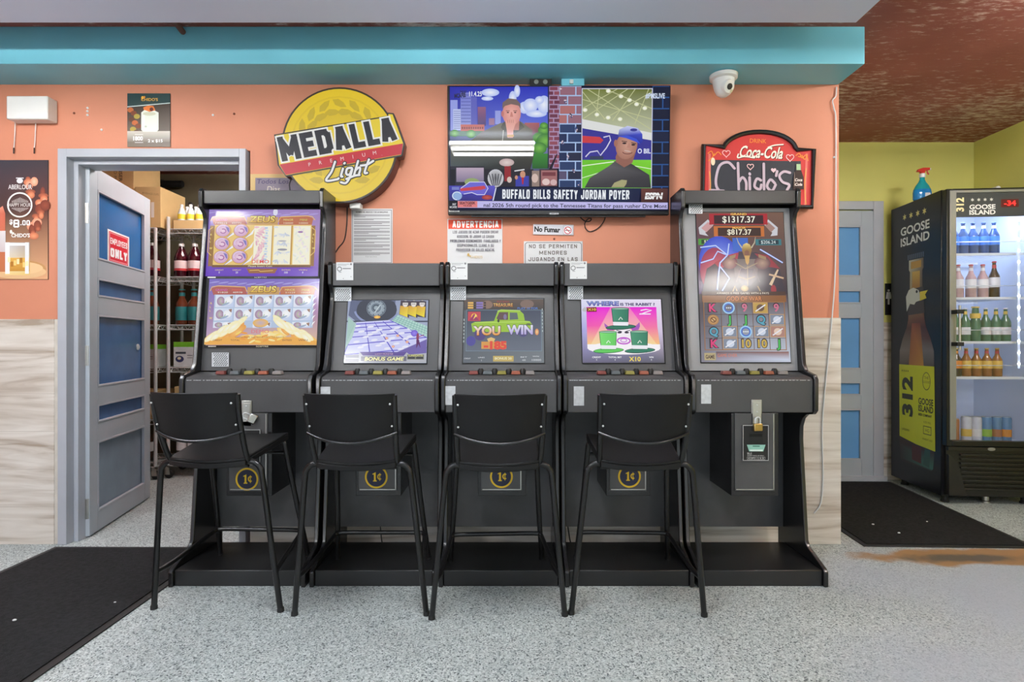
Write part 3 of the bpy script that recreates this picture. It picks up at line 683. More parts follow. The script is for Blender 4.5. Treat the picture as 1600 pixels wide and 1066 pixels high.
# --- second cabinet: tiled hall with a vault door
def hall():
    p = Pic(.08); p.rect(190, 368, 782, 824, (150, 160, 190), (176, 190, 214)); p.up()
    p.poly([(210, 368), (540, 368), (540, 520), (280, 540), (200, 480)], (96, 104, 134)); p.up()
    p.ell(405, 440, 148, 110, (62, 66, 78)); p.up(); p.poly([(240, 368), (575, 368), (565, 370), (255, 372)], (70, 76, 96)); p.arc(405, 420, 165, 120, 14, (140, 152, 196), 20, 165, 24); p.up()
    p.ell(402, 428, 72, 64, (132, 146, 160), cin=(182, 196, 206)); p.up(); p.arc(402, 428, 66, 58, 5, (74, 84, 96)); p.ell(400, 425, 36, 34, (92, 106, 122), cin=(170, 186, 196)); p.up()
    p.arc(400, 425, 22, 20, 7, (60, 70, 84), 60, 320, 14); p.line([(392, 460), (430, 404)], 8, (196, 208, 214)); p.ell(412, 493, 24, 11, (238, 160, 50), cin=(255, 226, 120))
    for k in range(10): p.ell(402+58*cos(k*.63), 428+50*sin(k*.63), 4, 4, (60, 66, 80))
    p.up(); p.rect(190, 520, 782, 530, (60, 64, 84)); p.up()
    # floor
    TLf, TRf, BRf, BLf = (262, 528), (505, 515), (782, 690), (190, 770)
    p.poly([(262, 530), (510, 515), (782, 610), (782, 780), (190, 770), (225, 620)], (206, 208, 250)); p.up()
    rows = [(262, 545, 560, 528), (250, 572, 610, 548), (240, 602, 660, 572), (228, 640, 720, 600), (212, 695, 782, 640), (192, 765, 782, 715)]
    cols = [(262, 540, 190, 745), (330, 535, 375, 770), (395, 530, 560, 770), (455, 524, 660, 690), (505, 516, 782, 640)]
    for a in rows: p.line([(a[0], a[1]), (a[2], a[3])], 7, (98, 88, 206))
    p.up()
    for a in cols: p.line([(a[0], a[1]), (a[2], a[3])], [4, 9], (88, 78, 200))
    p.up()
    for k in range(26): p.ell(270+(k*97 % 420), 560+(k*61 % 170), 24, 8, (236, 236, 254), rot=-8)
    p.up(); p.poly([(200, 490), (262, 545), (240, 640), (195, 720)], (176, 208, 200)); p.poly([(560, 478), (782, 560), (782, 640), (520, 520)], (176, 214, 206)); p.up()
    for k in range(12):
        p.line([(560+k*19, 480+k*7), (528+k*21, 524+k*9)], 2.5, (96, 160, 150))
        if k < 6: p.line([(206+k*9, 494+k*9), (197+k*8, 690-k*20)], 2, (120, 170, 160))
    for k in range(3): p.line([(545-k*8, 492+k*10), (782, 580+k*18)], 2.5, (96, 160, 150))
    p.up()
    for k in range(3):
        x = 612+k*62; p.poly([(x-32, 372+k*2), (x+32, 374+k*2), (x+34, 500), (x-40, 474+k*8)], (70, 60, 70)); p.up()
        p.poly([(x-34, 410), (x+28, 418), (x+22, 496), (x-38, 472)], (226, 190, 44), [(210, 150, 60), (236, 190, 60), (246, 226, 60), (220, 196, 40)]); p.ell(x+3, 396, 20, 25, (222, 214, 206), cin=(246, 240, 236)); p.up(); p.poly([(x-16, 388), (x+22, 388), (x+20, 376), (x-12, 374)], (60, 56, 66)); p.rect(x-10, 396, x+16, 400, (70, 66, 80)); p.up()
    for q in ((490, 648), (570, 630), (540, 708), (640, 675)): p.ell(q[0], q[1], 11, 9, (226, 130, 110), cin=(250, 220, 180))
    p.poly([(560, 752), (782, 655), (782, 770), (600, 770)], (110, 96, 170)); p.up()
    p.ell(690, 612, 26, 24, (110, 88, 210), cin=(150, 130, 240)); p.ell(715, 640, 10, 30, (140, 60, 90)); p.poly([(706, 660), (726, 660), (738, 720), (722, 690), (708, 722)], (90, 40, 90)); p.line([(712, 640), (760, 625)], 6, (150, 70, 110)); p.up()
    p.poly([(190, 768), (290, 762), (310, 748), (640, 750), (660, 766), (782, 755), (782, 824), (190, 824)], (180, 182, 190)); p.up()
    p.poly([(300, 746), (640, 748), (620, 775), (325, 773)], (96, 78, 150)); p.rect(312, 778, 640, 812, (110, 108, 126)); p.up()
    p.text('BONUS GAME', 478, 808, 24, (250, 246, 170), al='c', w=280, bold=.03, sh=.2).text('LUCKY MONSTER', 478, 767, 11, (220, 180, 200), al='c', w=130)
    for r in ((200, 768, 296, 788), (200, 796, 296, 818)): p.rect(*r, (120, 122, 140))
    p.rect(645, 765, 765, 800, (120, 122, 100)); p.text('CREDITS', 705, 778, 13, (246, 240, 140), al='c', w=100); p.up(); p.rect(650, 782, 700, 796, (60, 60, 66)).rect(710, 782, 760, 796, (60, 60, 66))
    return p
screen(1, (541.5, 469.5, 668, 567.5), (190, 368, 782, 824), hall())

# --- third cabinet: green truck
def truck():
    p = Pic(.16); p.rect(160, 355, 740, 820, (74, 78, 84), (96, 104, 112), (110, 118, 124), (84, 92, 100)); p.up()
    p.rect(160, 360, 740, 440, (86, 70, 60), (60, 56, 54)); p.rect(180, 440, 722, 735, (52, 60, 76), (60, 66, 84), (96, 104, 120), (92, 100, 116)); p.ell(330, 400, 40, 30, (130, 100, 84)); p.ell(620, 395, 50, 32, (120, 96, 84)); p.up()
    for k in range(3): p.rect(188, 380+k*18, 228, 393+k*18, (236, 180, 80)).rect(234, 380+k*18, 244, 393+k*18, (40, 30, 30)).rect(250, 380+k*18, 298, 393+k*18, (130, 110, 190)).rect(304, 380+k*18, 320, 393+k*18, (50, 40, 40))
    p.frame(178, 438, 724, 738, 3, (110, 140, 156)).text('FRUIT BONUS', 445, 384, 13, (150, 50, 46), al='c', w=90, bold=.02)
    p.up(); p.text('TREASURE', 445, 414, 26, (60, 30, 10), al='c', w=150, bold=.05); p.up(); p.text('TREASURE', 445, 414, 24, (250, 210, 110), al='c', w=143, bold=.01, c2=(220, 130, 50)).text('PLAY 10 FOR', 625, 434, 14, (70, 120, 210), al='c', w=150, bold=.02)
    p.rect(190, 452, 282, 520, (196, 60, 70)); p.up(); p.ell(235, 490, 22, 26, (246, 180, 60)); p.poly([(200, 515), (235, 465), (270, 515)], (150, 40, 90)); p.up(); p.poly([(228, 510), (244, 470), (256, 480)], (250, 220, 90)); p.up()
    G, G2 = (150, 196, 48), (182, 222, 84)
    p.poly([(215, 540), (240, 528), (380, 520), (405, 450), (430, 440), (570, 446), (595, 470), (603, 518), (640, 522), (655, 545), (650, 600), (225, 600)], G); p.up()
    p.poly([(398, 500), (418, 456), (482, 456), (482, 512), (408, 512)], (90, 66, 66)); p.poly([(494, 458), (548, 460), (556, 508), (494, 512)], (84, 96, 100)); p.ell(460, 490, 12, 20, (120, 110, 150)); p.line([(240, 532), (640, 526)], 7, G2); p.line([(405, 450), (430, 440), (570, 446)], 7, G2); p.ell(412, 520, 8, 11, (40, 50, 30)); p.ell(630, 545, 18, 8, (90, 110, 60)); p.up()
    p.ell(280, 618, 42, 44, (74, 60, 120)); p.ell(590, 600, 36, 36, (70, 66, 120)); p.ell(215, 665, 34, 36, (70, 66, 150)); p.up()
    p.text('YOU', 328, 622, 62, (90, 50, 30), al='c', w=205, bold=.07).text('WIN', 568, 616, 64, (70, 60, 90), al='c', w=195, bold=.07); p.up()
    p.text('YOU', 328, 621, 60, (240, 236, 236), al='c', w=196, bold=.04, c2=(236, 150, 40)).text('WIN', 568, 615, 62, (236, 236, 250), al='c', w=186, bold=.04, c2=(176, 160, 226)); p.up()
    p.rect(290, 670, 470, 722, (220, 150, 66)); p.poly([(330, 650), (360, 638), (390, 650), (380, 670), (340, 670)], (230, 190, 110)); p.up(); p.text('-185', 390, 722, 52, (230, 66, 50), al='c', w=165, bold=.06); p.up()
    p.ell(690, 600, 14, 24, (220, 120, 60), cin=(250, 220, 150)); p.rect(375, 772, 522, 812, (196, 170, 90)); p.up(); p.text('BONUS 20', 448, 798, 16, (240, 236, 190), al='c', w=120, bold=.02)
    for t, x, y in (('CREDIT', 192, 795), ('LINES', 292, 788), ('BET', 595, 785), ('WIN', 680, 780)): p.text(t, x, y, 9, (226, 230, 236), al='c', w=46)
    p.text('1', 292, 810, 12, (240, 240, 240), al='c').text('10000', 685, 808, 14, (220, 224, 230), al='c', w=66).text('400', 595, 808, 12, (220, 224, 230), al='c')
    for k in range(7): p.rect(160, 505+k*26, 166, 520+k*26, (190, 206, 206)).rect(728, 430+k*26, 733, 444+k*26, (190, 206, 206))
    return p
screen(2, (724.5, 467, 849.5, 567), (160, 355, 740, 820), truck())

# --- fourth cabinet: three hats
def hats():
    p = Pic(); p.rect(182, 360, 764, 600, (226, 226, 246), (236, 226, 246), (214, 200, 226), (170, 166, 226)); p.rect(182, 600, 764, 822, (176, 172, 226), (214, 200, 226), (96, 96, 106), (110, 106, 130)); p.up()
    p.text('WHERE', 338, 407, 31, (60, 62, 130), al='c', w=240, bold=.06).text('IS THE RABBIT ?', 592, 407, 19, (70, 60, 110), al='c', w=252, bold=.04); p.up(); p.text('WHERE', 338, 405, 29, (150, 170, 226), al='c', w=232, bold=.015, c2=(110, 100, 190)); p.up()
    p.rect(218, 418, 728, 560, (238, 20, 220), (236, 30, 214), (246, 120, 170), (246, 90, 180)); p.poly([(218, 560), (728, 560), (740, 716), (218, 716)], (246, 180, 120), [(246, 100, 176), (246, 120, 170), (248, 206, 120), (248, 216, 130)]); p.up()
    p.poly([(395, 418), (530, 418), (735, 716), (230, 716)], (248, 190, 170), [(246, 110, 200), (246, 110, 200), (250, 226, 150), (250, 226, 160)]); p.up()
    p.ell(480, 718, 262, 46, (250, 246, 250)); p.rect(218, 690, 740, 722, (250, 246, 250)); p.up()
    # striped face behind the hats
    p.ell(478, 625, 72, 64, (246, 240, 246)); p.poly([(345, 535), (372, 560), (420, 572), (410, 590), (365, 588), (348, 560)], (170, 90, 190)); p.poly([(600, 530), (570, 558), (535, 572), (545, 592), (590, 586), (602, 560)], (170, 90, 190)); p.up()
    p.arc(480, 665, 46, 22, 10, (196, 90, 206)); p.arc(480, 662, 22, 12, 6, (196, 120, 216)); p.ell(452, 605, 16, 7, (60, 50, 70)); p.ell(504, 605, 16, 7, (60, 50, 70)); p.line([(430, 588), (470, 600)], 5, (60, 50, 70)); p.line([(492, 600), (530, 588)], 5, (60, 50, 70)); p.up()
    def hat(cx, top, bot, w, c, c2, line):
        bw = w*1.72
        p.ell(cx, bot-8, bw/2, 19, line, rot=-3); p.up(); p.ell(cx, bot-9, bw/2-5, 15, c2, rot=-3); p.up()
        p.poly([(cx-w/2, top), (cx+w/2, top), (cx+w*.42, bot-14), (cx-w*.42, bot-14)], line); p.up()
        p.poly([(cx-w/2+4, top+3), (cx+w/2-4, top+3), (cx+w*.42-4, bot-16), (cx-w*.42+4, bot-16)], c, [c, c2, c2, c]); p.up()
        p.poly([(cx-w*.44, bot-46), (cx+w*.44, bot-44), (cx+w*.42, bot-18), (cx-w*.42, bot-20)], (240, 240, 246)); p.ell(cx, top+2, w/2, 9, line); p.up(); p.ell(cx, top+3, w/2-4, 6, (150, 196, 170)); p.line([(cx-14, bot-60), (cx+2, bot-80), (cx+14, bot-62)], 6, (236, 246, 236)); p.up()
    hat(463, 428, 574, 128, (74, 150, 120), (56, 124, 100), (30, 60, 60))
    hat(368, 600, 744, 128, (130, 226, 120), (104, 206, 100), (40, 110, 60))
    hat(592, 598, 744, 128, (80, 156, 120), (60, 130, 104), (30, 60, 60))
    p.poly([(215, 425), (290, 420), (292, 455), (222, 456)], (120, 40, 40)); p.poly([(186, 440), (205, 420), (222, 430), (214, 456), (190, 452)], (190, 190, 196)); p.up(); p.text('X10', 257, 447, 17, (250, 210, 90), al='c', w=60, bold=.02)
    p.line([(610, 446), (650, 438), (690, 444), (640, 462), (600, 472), (682, 472)], 8, (246, 236, 250)); p.up()
    for t, x in (('CREDIT', 280), ('TOTAL BET', 412), ('WIN', 670)): p.text(t, x, 790, 11, (236, 236, 240), al='c', w=len(t)*10.5, bold=.03).text('0', x, 808, 11, (240, 240, 240), al='c')
    p.text('X10', 552, 812, 30, (250, 226, 90), al='c', w=84, bold=.02)
    return p
screen(3, (909, 468, 1035.5, 567), (182, 360, 768, 822), hats())

# --- fifth cabinet: portrait screen
def battle():
    p = Pic(.16); p.rect(136, 175, 592, 600, (96, 60, 52), (110, 76, 60), (40, 30, 40), (60, 40, 90)); p.rect(136, 600, 592, 945, (40, 24, 22), (60, 40, 44), (196, 206, 226), (120, 116, 130)); p.up()
    p.poly([(146, 255), (196, 212), (225, 240), (180, 282), (196, 300), (150, 290)], (206, 206, 214)); p.poly([(560, 255), (512, 212), (490, 240), (530, 282), (520, 300), (556, 296)], (206, 206, 214)); p.up()
    p.poly([(160, 258), (196, 226), (222, 246), (186, 280)], (206, 150, 150)); p.poly([(546, 258), (512, 226), (494, 246), (524, 280)], (160, 120, 110))
    p.rect(203, 182, 508, 240, (170, 26, 34)); p.rect(225, 248, 488, 302, (200, 100, 34)); p.up(); p.rect(228, 190, 486, 236, (40, 16, 20)).rect(246, 256, 470, 300, (46, 26, 20)); p.up()
    p.text('GRAND', 358, 190, 11, (250, 210, 80), al='c', w=84, bold=.02).text('MAJOR', 358, 262, 10, (250, 190, 80), al='c', w=70, bold=.02).text('$1317.37', 358, 228, 32, (252, 250, 230), al='c', w=172, bold=.015).text('$817.37', 358, 292, 27, (252, 246, 220), al='c', w=126, bold=.015)
    p.rect(142, 314, 282, 346, (60, 150, 40)).rect(440, 316, 574, 348, (40, 110, 120)); p.up(); p.rect(158, 319, 266, 341, (24, 50, 22)).rect(456, 321, 560, 343, (20, 40, 50)); p.up(); p.text('$388.05', 210, 338, 17, (230, 250, 200), al='c', w=76).text('$206.24', 506, 340, 17, (220, 240, 240), al='c', w=76)
    # storm light and armoured figure
    p.ell(250, 440, 110, 140, (40, 60, 200), cin=(120, 150, 250)); p.ell(225, 480, 80, 120, (150, 40, 70), cin=(210, 70, 90)); p.rect(320, 310, 400, 380, (40, 90, 200)); p.up()
    p.poly([(150, 600), (180, 470), (290, 400), (350, 385), (440, 385), (500, 410), (560, 480), (580, 600)], (42, 34, 44)); p.poly([(430, 390), (500, 400), (560, 470), (500, 460)], (140, 34, 44)); p.poly([(290, 400), (350, 385), (340, 430), (250, 470), (220, 440)], (170, 40, 54)); p.up()
    p.poly([(320, 420), (450, 420), (440, 520), (400, 560), (360, 555), (325, 510)], (76, 66, 66), [(96, 84, 80), (110, 96, 86), (70, 62, 70), (60, 52, 60), (60, 54, 64), (84, 72, 76)]); p.ell(300, 438, 40, 34, (96, 40, 50), cin=(190, 150, 130)); p.ell(470, 440, 42, 34, (80, 40, 48), cin=(176, 140, 116)); p.poly([(366, 372), (374, 345), (392, 336), (410, 345), (418, 372), (408, 408), (392, 420), (376, 408)], (176, 140, 60), [(150, 110, 50), (220, 190, 100), (250, 230, 150), (220, 190, 100), (150, 110, 50), (130, 80, 50), (120, 70, 44), (130, 80, 50)]); p.up()
    p.line([(368, 362), (350, 335), (342, 308)], [8, 5, 2], (190, 180, 150)); p.line([(416, 362), (434, 335), (440, 305)], [8, 5, 2], (190, 180, 150)); p.poly([(380, 380), (392, 374), (404, 380), (402, 402), (392, 408), (382, 402)], (120, 72, 52)); p.poly([(378, 402), (406, 402), (400, 440), (392, 452), (384, 440)], (206, 156, 76)); p.poly([(345, 470), (425, 470), (400, 560), (365, 560)], (60, 52, 66)); p.line([(330, 440), (380, 470), (445, 440)], 5, (150, 130, 96)); p.line([(340, 510), (385, 525), (430, 510)], 5, (140, 116, 80)); p.line([(392, 455), (388, 560)], 4, (150, 130, 96)); p.line([(355, 470), (330, 540)], 5, (110, 96, 100)); p.line([(425, 470), (452, 540)], 5, (100, 88, 92)); p.ell(372, 572, 20, 16, (150, 116, 60), cin=(226, 190, 110)); p.line([(310, 590), (322, 560), (332, 585)], 6, (190, 160, 110)); p.line([(440, 560), (452, 586)], 6, (170, 140, 90)); p.poly([(300, 405), (335, 395), (330, 412), (300, 424)], (150, 120, 80)); p.poly([(450, 395), (490, 408), (490, 424), (452, 412)], (150, 120, 80)); p.up()
    for L in ([(290, 400), (240, 380), (215, 420), (150, 440)], [(290, 400), (250, 440), (240, 500), (230, 580)], [(290, 400), (230, 350), (150, 360)], [(250, 460), (295, 520), (255, 585)], [(460, 370), (510, 400), (575, 440)], [(290, 400), (300, 340)]):
        p.line(L, 8, (110, 150, 250)); p.up(); p.line(L, 3.5, (230, 240, 255))
    p.up(); p.line([(505, 555), (548, 475)], [16, 8], (220, 190, 150)); p.line([(500, 500), (575, 520)], 9, (210, 170, 130)); p.ell(520, 580, 14, 26, (150, 30, 40)); p.up()
    p.rect(148, 588, 580, 606, (60, 36, 26)).text('AWARDS 8 FREE GAMES WITH 6 PAYS', 360, 602, 10, (240, 230, 210), al='c', w=270); p.rect(150, 608, 582, 642, (130, 76, 36)); p.up(); p.text('GOD OF WAR', 366, 636, 24, (60, 20, 14), al='c', w=190, bold=.05); p.up(); p.text('GOD OF WAR', 366, 636, 23, (226, 130, 60), al='c', w=182, bold=.01)
    p.frame(154, 640, 572, 886, 4, (150, 96, 46))
    for k in range(1, 5): p.rect(162+k*81, 644, 165+k*81, 882, (96, 62, 40))
    for r in range(1, 4): p.rect(160, 644+r*60, 568, 646+r*60, (70, 46, 40))
    p.up()
    g = ['K', 'o', '9', 'B', '9', 'M', 'J', 'J', 'Q', 'S', 'Q', 'S', 'o', 'S', 'D', 'K', 'S', '10', '10', 'J']
    for k, ch in enumerate(g):
        x, y = 202+(k % 5)*81.5, 672+(k//5)*60.5
        if ch == 'o':
            p.arc(x, y, 28, 27, 7, (150, 206, 250)); p.arc(x, y, 21, 20, 6, (50, 96, 206)); [p.ell(x-10+a*10, y, 3.5, 3.5, (236, 246, 255)) for a in range(3)]
        elif ch in 'SBD':
            p.frame(x-38, y-28, x+38, y+28, 3, (200, 150, 90)); p.rect(x-35, y-25, x+35, y+25, {'S': (120, 130, 150), 'B': (190, 150, 60), 'D': (170, 120, 110)}[ch]); p.up(); p.ell(x, y, 20, 18, {'S': (206, 216, 236), 'B': (90, 60, 40), 'D': (230, 200, 180)}[ch]); p.line([(x-26, y+18), (x+26, y-16)], 6, (236, 236, 246))
        elif ch == 'M': p.ell(x, y, 29, 26, (170, 110, 50), cin=(226, 190, 120)); p.up(); p.arc(x, y, 14, 12, 5, (110, 60, 30)); p.line([(x-10, y-8), (x+10, y+10)], 6, (110, 60, 30))
        else:
            c = {'K': (226, 40, 110), '9': (206, 96, 130), 'J': (60, 190, 80), 'Q': (70, 160, 190), '10': (206, 170, 70)}[ch]
            p.text(ch, x, y+18, 40, (30, 14, 14), al='c', bold=.08); p.up(); p.text(ch, x, y+18, 38, c, al='c', bold=.03)
    p.up(); p.rect(148, 900, 206, 936, (180, 160, 110)); p.up(); p.text('GAME', 177, 928, 18, (70, 50, 40), al='c', w=46, bold=.03)
    p.rect(208, 893, 578, 936, (90, 60, 60), (130, 70, 60), (206, 216, 240), (150, 140, 160)); p.up(); p.text('GAME OVER', 265, 920, 16, (220, 110, 70), al='c', w=100)
    return p
screen(4, (1091, 332.5, 1228.5, 566), (136, 175, 592, 945), battle(), .003)

# --- stickers, seals, hasps
def holo(i, px, D, name='tamper_seal'):
    ro = cabs[i][0]; s = plate(ro, name, M['holo'], px, D, .001)
    p = Pic(); x0, y0, x1, y1 = px; k = 0
    for a in range(-6, 9):
        for b in range(9):
            xx = x0+3.4*a+b*2.2; yy = y1-1.5-b*2.6
            if xx > x0+1 and xx+3.4 < x1 and yy-1.4 > y0+.5: p.poly([(xx, yy), (xx+1.9, yy-1.9), (xx+3.1, yy-1.4), (xx+1.2, yy+.5)], (84, 86, 90))
    front(p, 'seal_pattern', M['print'], px, px, D-.001, s)
    tag(s, 'silver patterned seal')
for i, px in ((1, (522.5, 449, 549, 470.5)), (2, (703, 448, 728, 469)), (3, (887, 447.5, 911, 468))):
    holo(i, px, 2.816)
holo(0, (331, 551, 357.5, 573), 2.748); holo(4, (1076, 312, 1097.5, 334), 2.82)
for i, px in ((1, (525.5, 410, 552, 438)), (2, (704, 409, 730.5, 437)), (3, (890.5, 408.5, 917, 436))):
    ro = cabs[i][0]; s = plate(ro, 'permit_sticker', M['sticker'], px, 2.78, .0012); tag(s, 'white printed permit sticker')
    p = Pic(); x, y = px[0], px[1]; p.arc(x+5, y+10.5, 3.4, 3.2, 1, (70, 72, 76)); p.rect(x+10, y+9, x+23, y+10.6, (120, 122, 126)).rect(x+2, y+2.5, x+20, y+3.4, (150, 152, 156)).rect(x+2, y+4.6, x+16, y+5.4, (160, 162, 166)).ell(x+23, y+3, 1.6, 1.6, (120, 120, 124)).rect(x+4, y+15, x+8, y+16, (120, 122, 126)); p.ell(x+11, y+25.5, .6, .6, (60, 60, 60)); p.ell(x+23, y+22.5, .6, .6, (60, 60, 60))
    front(p, 'sticker_print', M['print'], px, px, 2.7788, s)
for i, px in ((4, (1095.5, 601, 1111, 631)), (3, (896.5, 604, 912.5, 634)), (2, (695, 603.5, 711.5, 633)), (1, (497, 604.5, 516, 620))):
    s = plate(cabs[i][0], 'blank_sticker', M['holo'], px, 2.613, .0012); tag(s, 'blank pale grey sticker')
# pale edge where tamper tape runs along each control panel
for i, (a, b) in enumerate(CAB):
    mb = MB(); x = a+.03
    while x < b-.035:
        L = random.choice([.006, .009, .012]); mb.box(x, min(x+L, b-.025), 2.6125, 2.6145, .9005, .9025); x += L+random.choice([.003, .006, .01])
    mb.build('worn_edge', M['holo'], cabs[i][0], 0, smooth=False)
def hasp(i, px, D=2.611):
    ro = cabs[i][0]; a, b = at(px[0], px[1], D), at(px[2], px[3], D)
    h = MB().box(a.x, b.x, D-.004, D, b.z, a.z).box(a.x+.004, b.x-.004, D-.008, D-.004, b.z+.02, a.z-.012).build('hasp', M['steel'], ro, .0015)
    m = MB()
    for k in range(2): m.lathe([(.0035, 0), (.0035, .0015), (.002, .003)], 10, M=Matrix.Translation(((a.x+b.x)/2, D-.008, a.z-.025-k*.03)) @ Matrix.Rotation(R(90), 4, 'X'))
    m.build('rivet', M['chrome'], h)
    return h
hasp(4, (1173.5, 624.5, 1190, 673)); hasp(0, (378, 626, 393.5, 666))
def padlock(pos, rot, m, label):
    ro = empty('padlock', pos, label, 'padlock'); ro.rotation_euler = rot
    MB().box(-.021, .021, -.008, .008, -.034, 0).build('lock_body', m, ro, .004, local=True)
    pts = [(-.012, 0, -.004), (-.012, 0, .016), (-.009, 0, .024), (0, 0, .028), (.009, 0, .024), (.012, 0, .016), (.012, 0, -.004)]
    MB().tube(smooth_path(pts, 4), .0035, 8).build('shackle', M['chrome'], ro, local=True)
    return ro
P5 = at(1184, 662, 2.592); padlock(P5, (0, 0, R(8)), M['brass'], 'brass padlock hanging on the tall portrait screen cabinet')
P1 = at(388.5, 652, 2.582); padlock(P1, (0, R(-62), R(30)), M['steel'], 'steel padlock turned sideways on the cabinet by the storeroom door')
# thin black flex behind the bases
for a, (px, py) in enumerate(((1092, 837), (890, 840), (598, 836))):
    q = at(px, py, 2.98)
    MB().tube(smooth_path([(q.x-.03, 2.985, .30), (q.x-.01, 2.97, .12), (q.x+.01, 2.95, .03), (q.x+.06, 2.955, .006)], 5), .003, 6).build('power_cord', M['rubber'], cabs[[4, 3, 1][a]][0])

# ---------------------------------------------------------------- bar stools
def make_stool():
    ro = empty('bar_stool', (0, 0, 0)); r = .0115
    def up(pts, n=5): return smooth_path(pts, n)
    # local: y=0 rear feet (towards the room), front feet stand on the cabinet base, 7 cm up
    for s in (-1, 1):
        MB().tube(up([(s*.140, -.045, .606), (s*.172, -.045, .606), (s*.196, -.043, .585), (s*.206, -.040, .54), (s*.234, -.02, .26), (s*.26, 0, 0)]), r, 10).build('leg', M['stool'], ro, local=True)
        MB().tube(up([(s*.150, .235, .645), (s*.166, .240, .632), (s*.172, .250, .59), (s*.19, .330, .32), (s*.211, .40, .0715)]), r, 10).build('leg', M['stool'], ro, local=True)
        MB().tube(up([(s*.140, .0, .614), (s*.152, -.04, .612), (s*.156, -.066, .632), (s*.159, -.10, .70), (s*.162, -.135, .80), (s*.163, -.150, .882)]), r*.95, 10).build('back_post', M['stool'], ro, local=True)
    # backrest: plate curved in plan
    n = 14; vs = []; fs = []
    for k, (zz0, dd) in enumerate(((.889, 0), (.70, 0), (.70, .010), (.889, .010))):
        for i in range(n+1):
            t = -1+2*i/n; x = t*.166; bow = -.045*(1-t*t)
            z = zz0 if zz0 > .8 else .740-.032*(1-t*t)
            y = (-.150 if zz0 > .8 else -.106)+bow+dd-.012
            vs.append((x, y, z))
    m = n+1
    for k in range(4):
        k2 = (k+1) % 4
        for i in range(n): fs.append((k*m+i, k*m+i+1, k2*m+i+1, k2*m+i))
    fs += [(0, m, 2*m, 3*m), (n, m+n, 2*m+n, 3*m+n)]
    bk = MB().add(vs, fs).build('backrest', M['seat'], ro, .003, local=True)
    rim = MB()
    rim.tube([(-.166+2*.166*i/n, -.121-.045*(1-(-1+2*i/n)**2), .738-.032*(1-(-1+2*i/n)**2)) for i in range(n+1)], .0065, 10)
    rim.build('lower_rim', M['edge'], bk, local=True)
    for s in (-1, 1):
        for z in (.765, .85): MB().sphere((s*.152, -.140-(z-.765)*.4, z), .004).build('screw', M['chrome'], bk, local=True)
    # seat: dished plate with a rolled edge
    nx, ny = 12, 10; top = []
    def sp(i, j):
        u = -1+2*i/nx; v = j/ny
        wd = .152+.024*v; x = u*wd; y = -.070+.335*v-(.018*(1-u*u) if v < .5 else -.012*(1-u*u))*abs(1-2*v)
        z = .628+.046*v-.010*(1-u*u)
        return x, y, z
    vs = []; fs = []
    for d in (0, 1):
        for j in range(ny+1):
            for i in range(nx+1):
                x, y, z = sp(i, j); vs.append((x, y, z-d*.012))
    q = (nx+1)*(ny+1); ix = lambda i, j, d=0: d*q+j*(nx+1)+i
    for j in range(ny):
        for i in range(nx):
            fs.append((ix(i, j), ix(i+1, j), ix(i+1, j+1), ix(i, j+1))); fs.append((ix(i, j, 1), ix(i, j+1, 1), ix(i+1, j+1, 1), ix(i+1, j, 1)))
    per = [(i, 0) for i in range(nx)]+[(nx, j) for j in range(ny)]+[(i, ny) for i in range(nx, 0, -1)]+[(0, j) for j in range(ny, 0, -1)]
    for k in range(len(per)):
        a, b = per[k], per[(k+1) % len(per)]; fs.append((ix(*a), ix(*a, 1), ix(*b, 1), ix(*b)))
    MB().add(vs, fs).build('seat', M['seat'], ro, .004, local=True)
    sk = MB()
    ed = [V(sp(*k)) for k in per]
    v2 = [e+V((0, 0, -.011)) for e in ed]+[e*1.0+V((0, 0, -.032)) for e in ed]+[V((e.x*.95, .1+(e.y-.1)*.96, e.z-.032)) for e in ed]+[V((e.x*.95, .1+(e.y-.1)*.96, e.z-.011)) for e in ed]; N_ = len(ed)
    sk.add(v2, [(a*N_+i, a*N_+(i+1) % N_, ((a+1) % 4)*N_+(i+1) % N_, ((a+1) % 4)*N_+i) for a in range(4) for i in range(N_)]).build('seat_rim', M['seat'], ro, .003, local=True)
    MB().tube(up([(-.15, -.04, .592), (0, -.04, .589), (.15, -.04, .592)], 3), .008, 8).tube([(-.17, .255, .585), (.17, .255, .585)], .007, 8).build('cross_bar', M['stool'], ro, local=True)
    fr_ = up([(-.242, -.008, .155), (-.226, .08, .165), (-.206, .30, .198), (-.198, .335, .206), (-.17, .350, .209), (0, .352, .209), (.17, .350, .209), (.198, .335, .206), (.206, .30, .198), (.226, .08, .165), (.242, -.008, .155)], 5)
    MB().tube(fr_, .0095, 10).build('footrest', M['stool'], ro, local=True)
    for s in (-1, 1):
        MB().lathe([(.0135, 0), (.0135, .012), (.0118, .018)], 12, (s*.26, 0, 0)).build('foot_cap', M['rubber'], ro, local=True)
        MB().lathe([(.013, .072), (.013, .084), (.0118, .088)], 12, (s*.211, .40, 0)).build('foot_cap', M['rubber'], ro, local=True)
    return ro
ST = [((340, 951), -1.183, 2.31, -2.5, 'black bar stool nearest the open storeroom door'),
      ((570, 962), -.596, 2.268, 0, 'black bar stool in front of the screen with the blue tiled floor'),
      ((780, 966), -.052, 2.25, 3, 'black bar stool in front of the green truck screen'),
      ((990, 962), .494, 2.268, -2, 'black bar stool in front of the pink screen with hats')]
proto = make_stool()
for k, (px, x, y, a, lb) in enumerate(ST):
    o = proto if k == 0 else copy_tree(proto)
    o.location = (x, y, 0); o.rotation_euler.z = R(a); tag(o, lb, 'bar stool', 'bar stools at the game cabinets')

# ---------------------------------------------------------------- things on the orange wall
def board(name, label, cat, px, D, th, m, bevel=.0015, group=None):
    a, b = at(px[0], px[1], D), at(px[2], px[3], D)
    return thing_box(name, m, label, cat, (a.x, b.x, D, D+th, b.z, a.z), bevel, group)

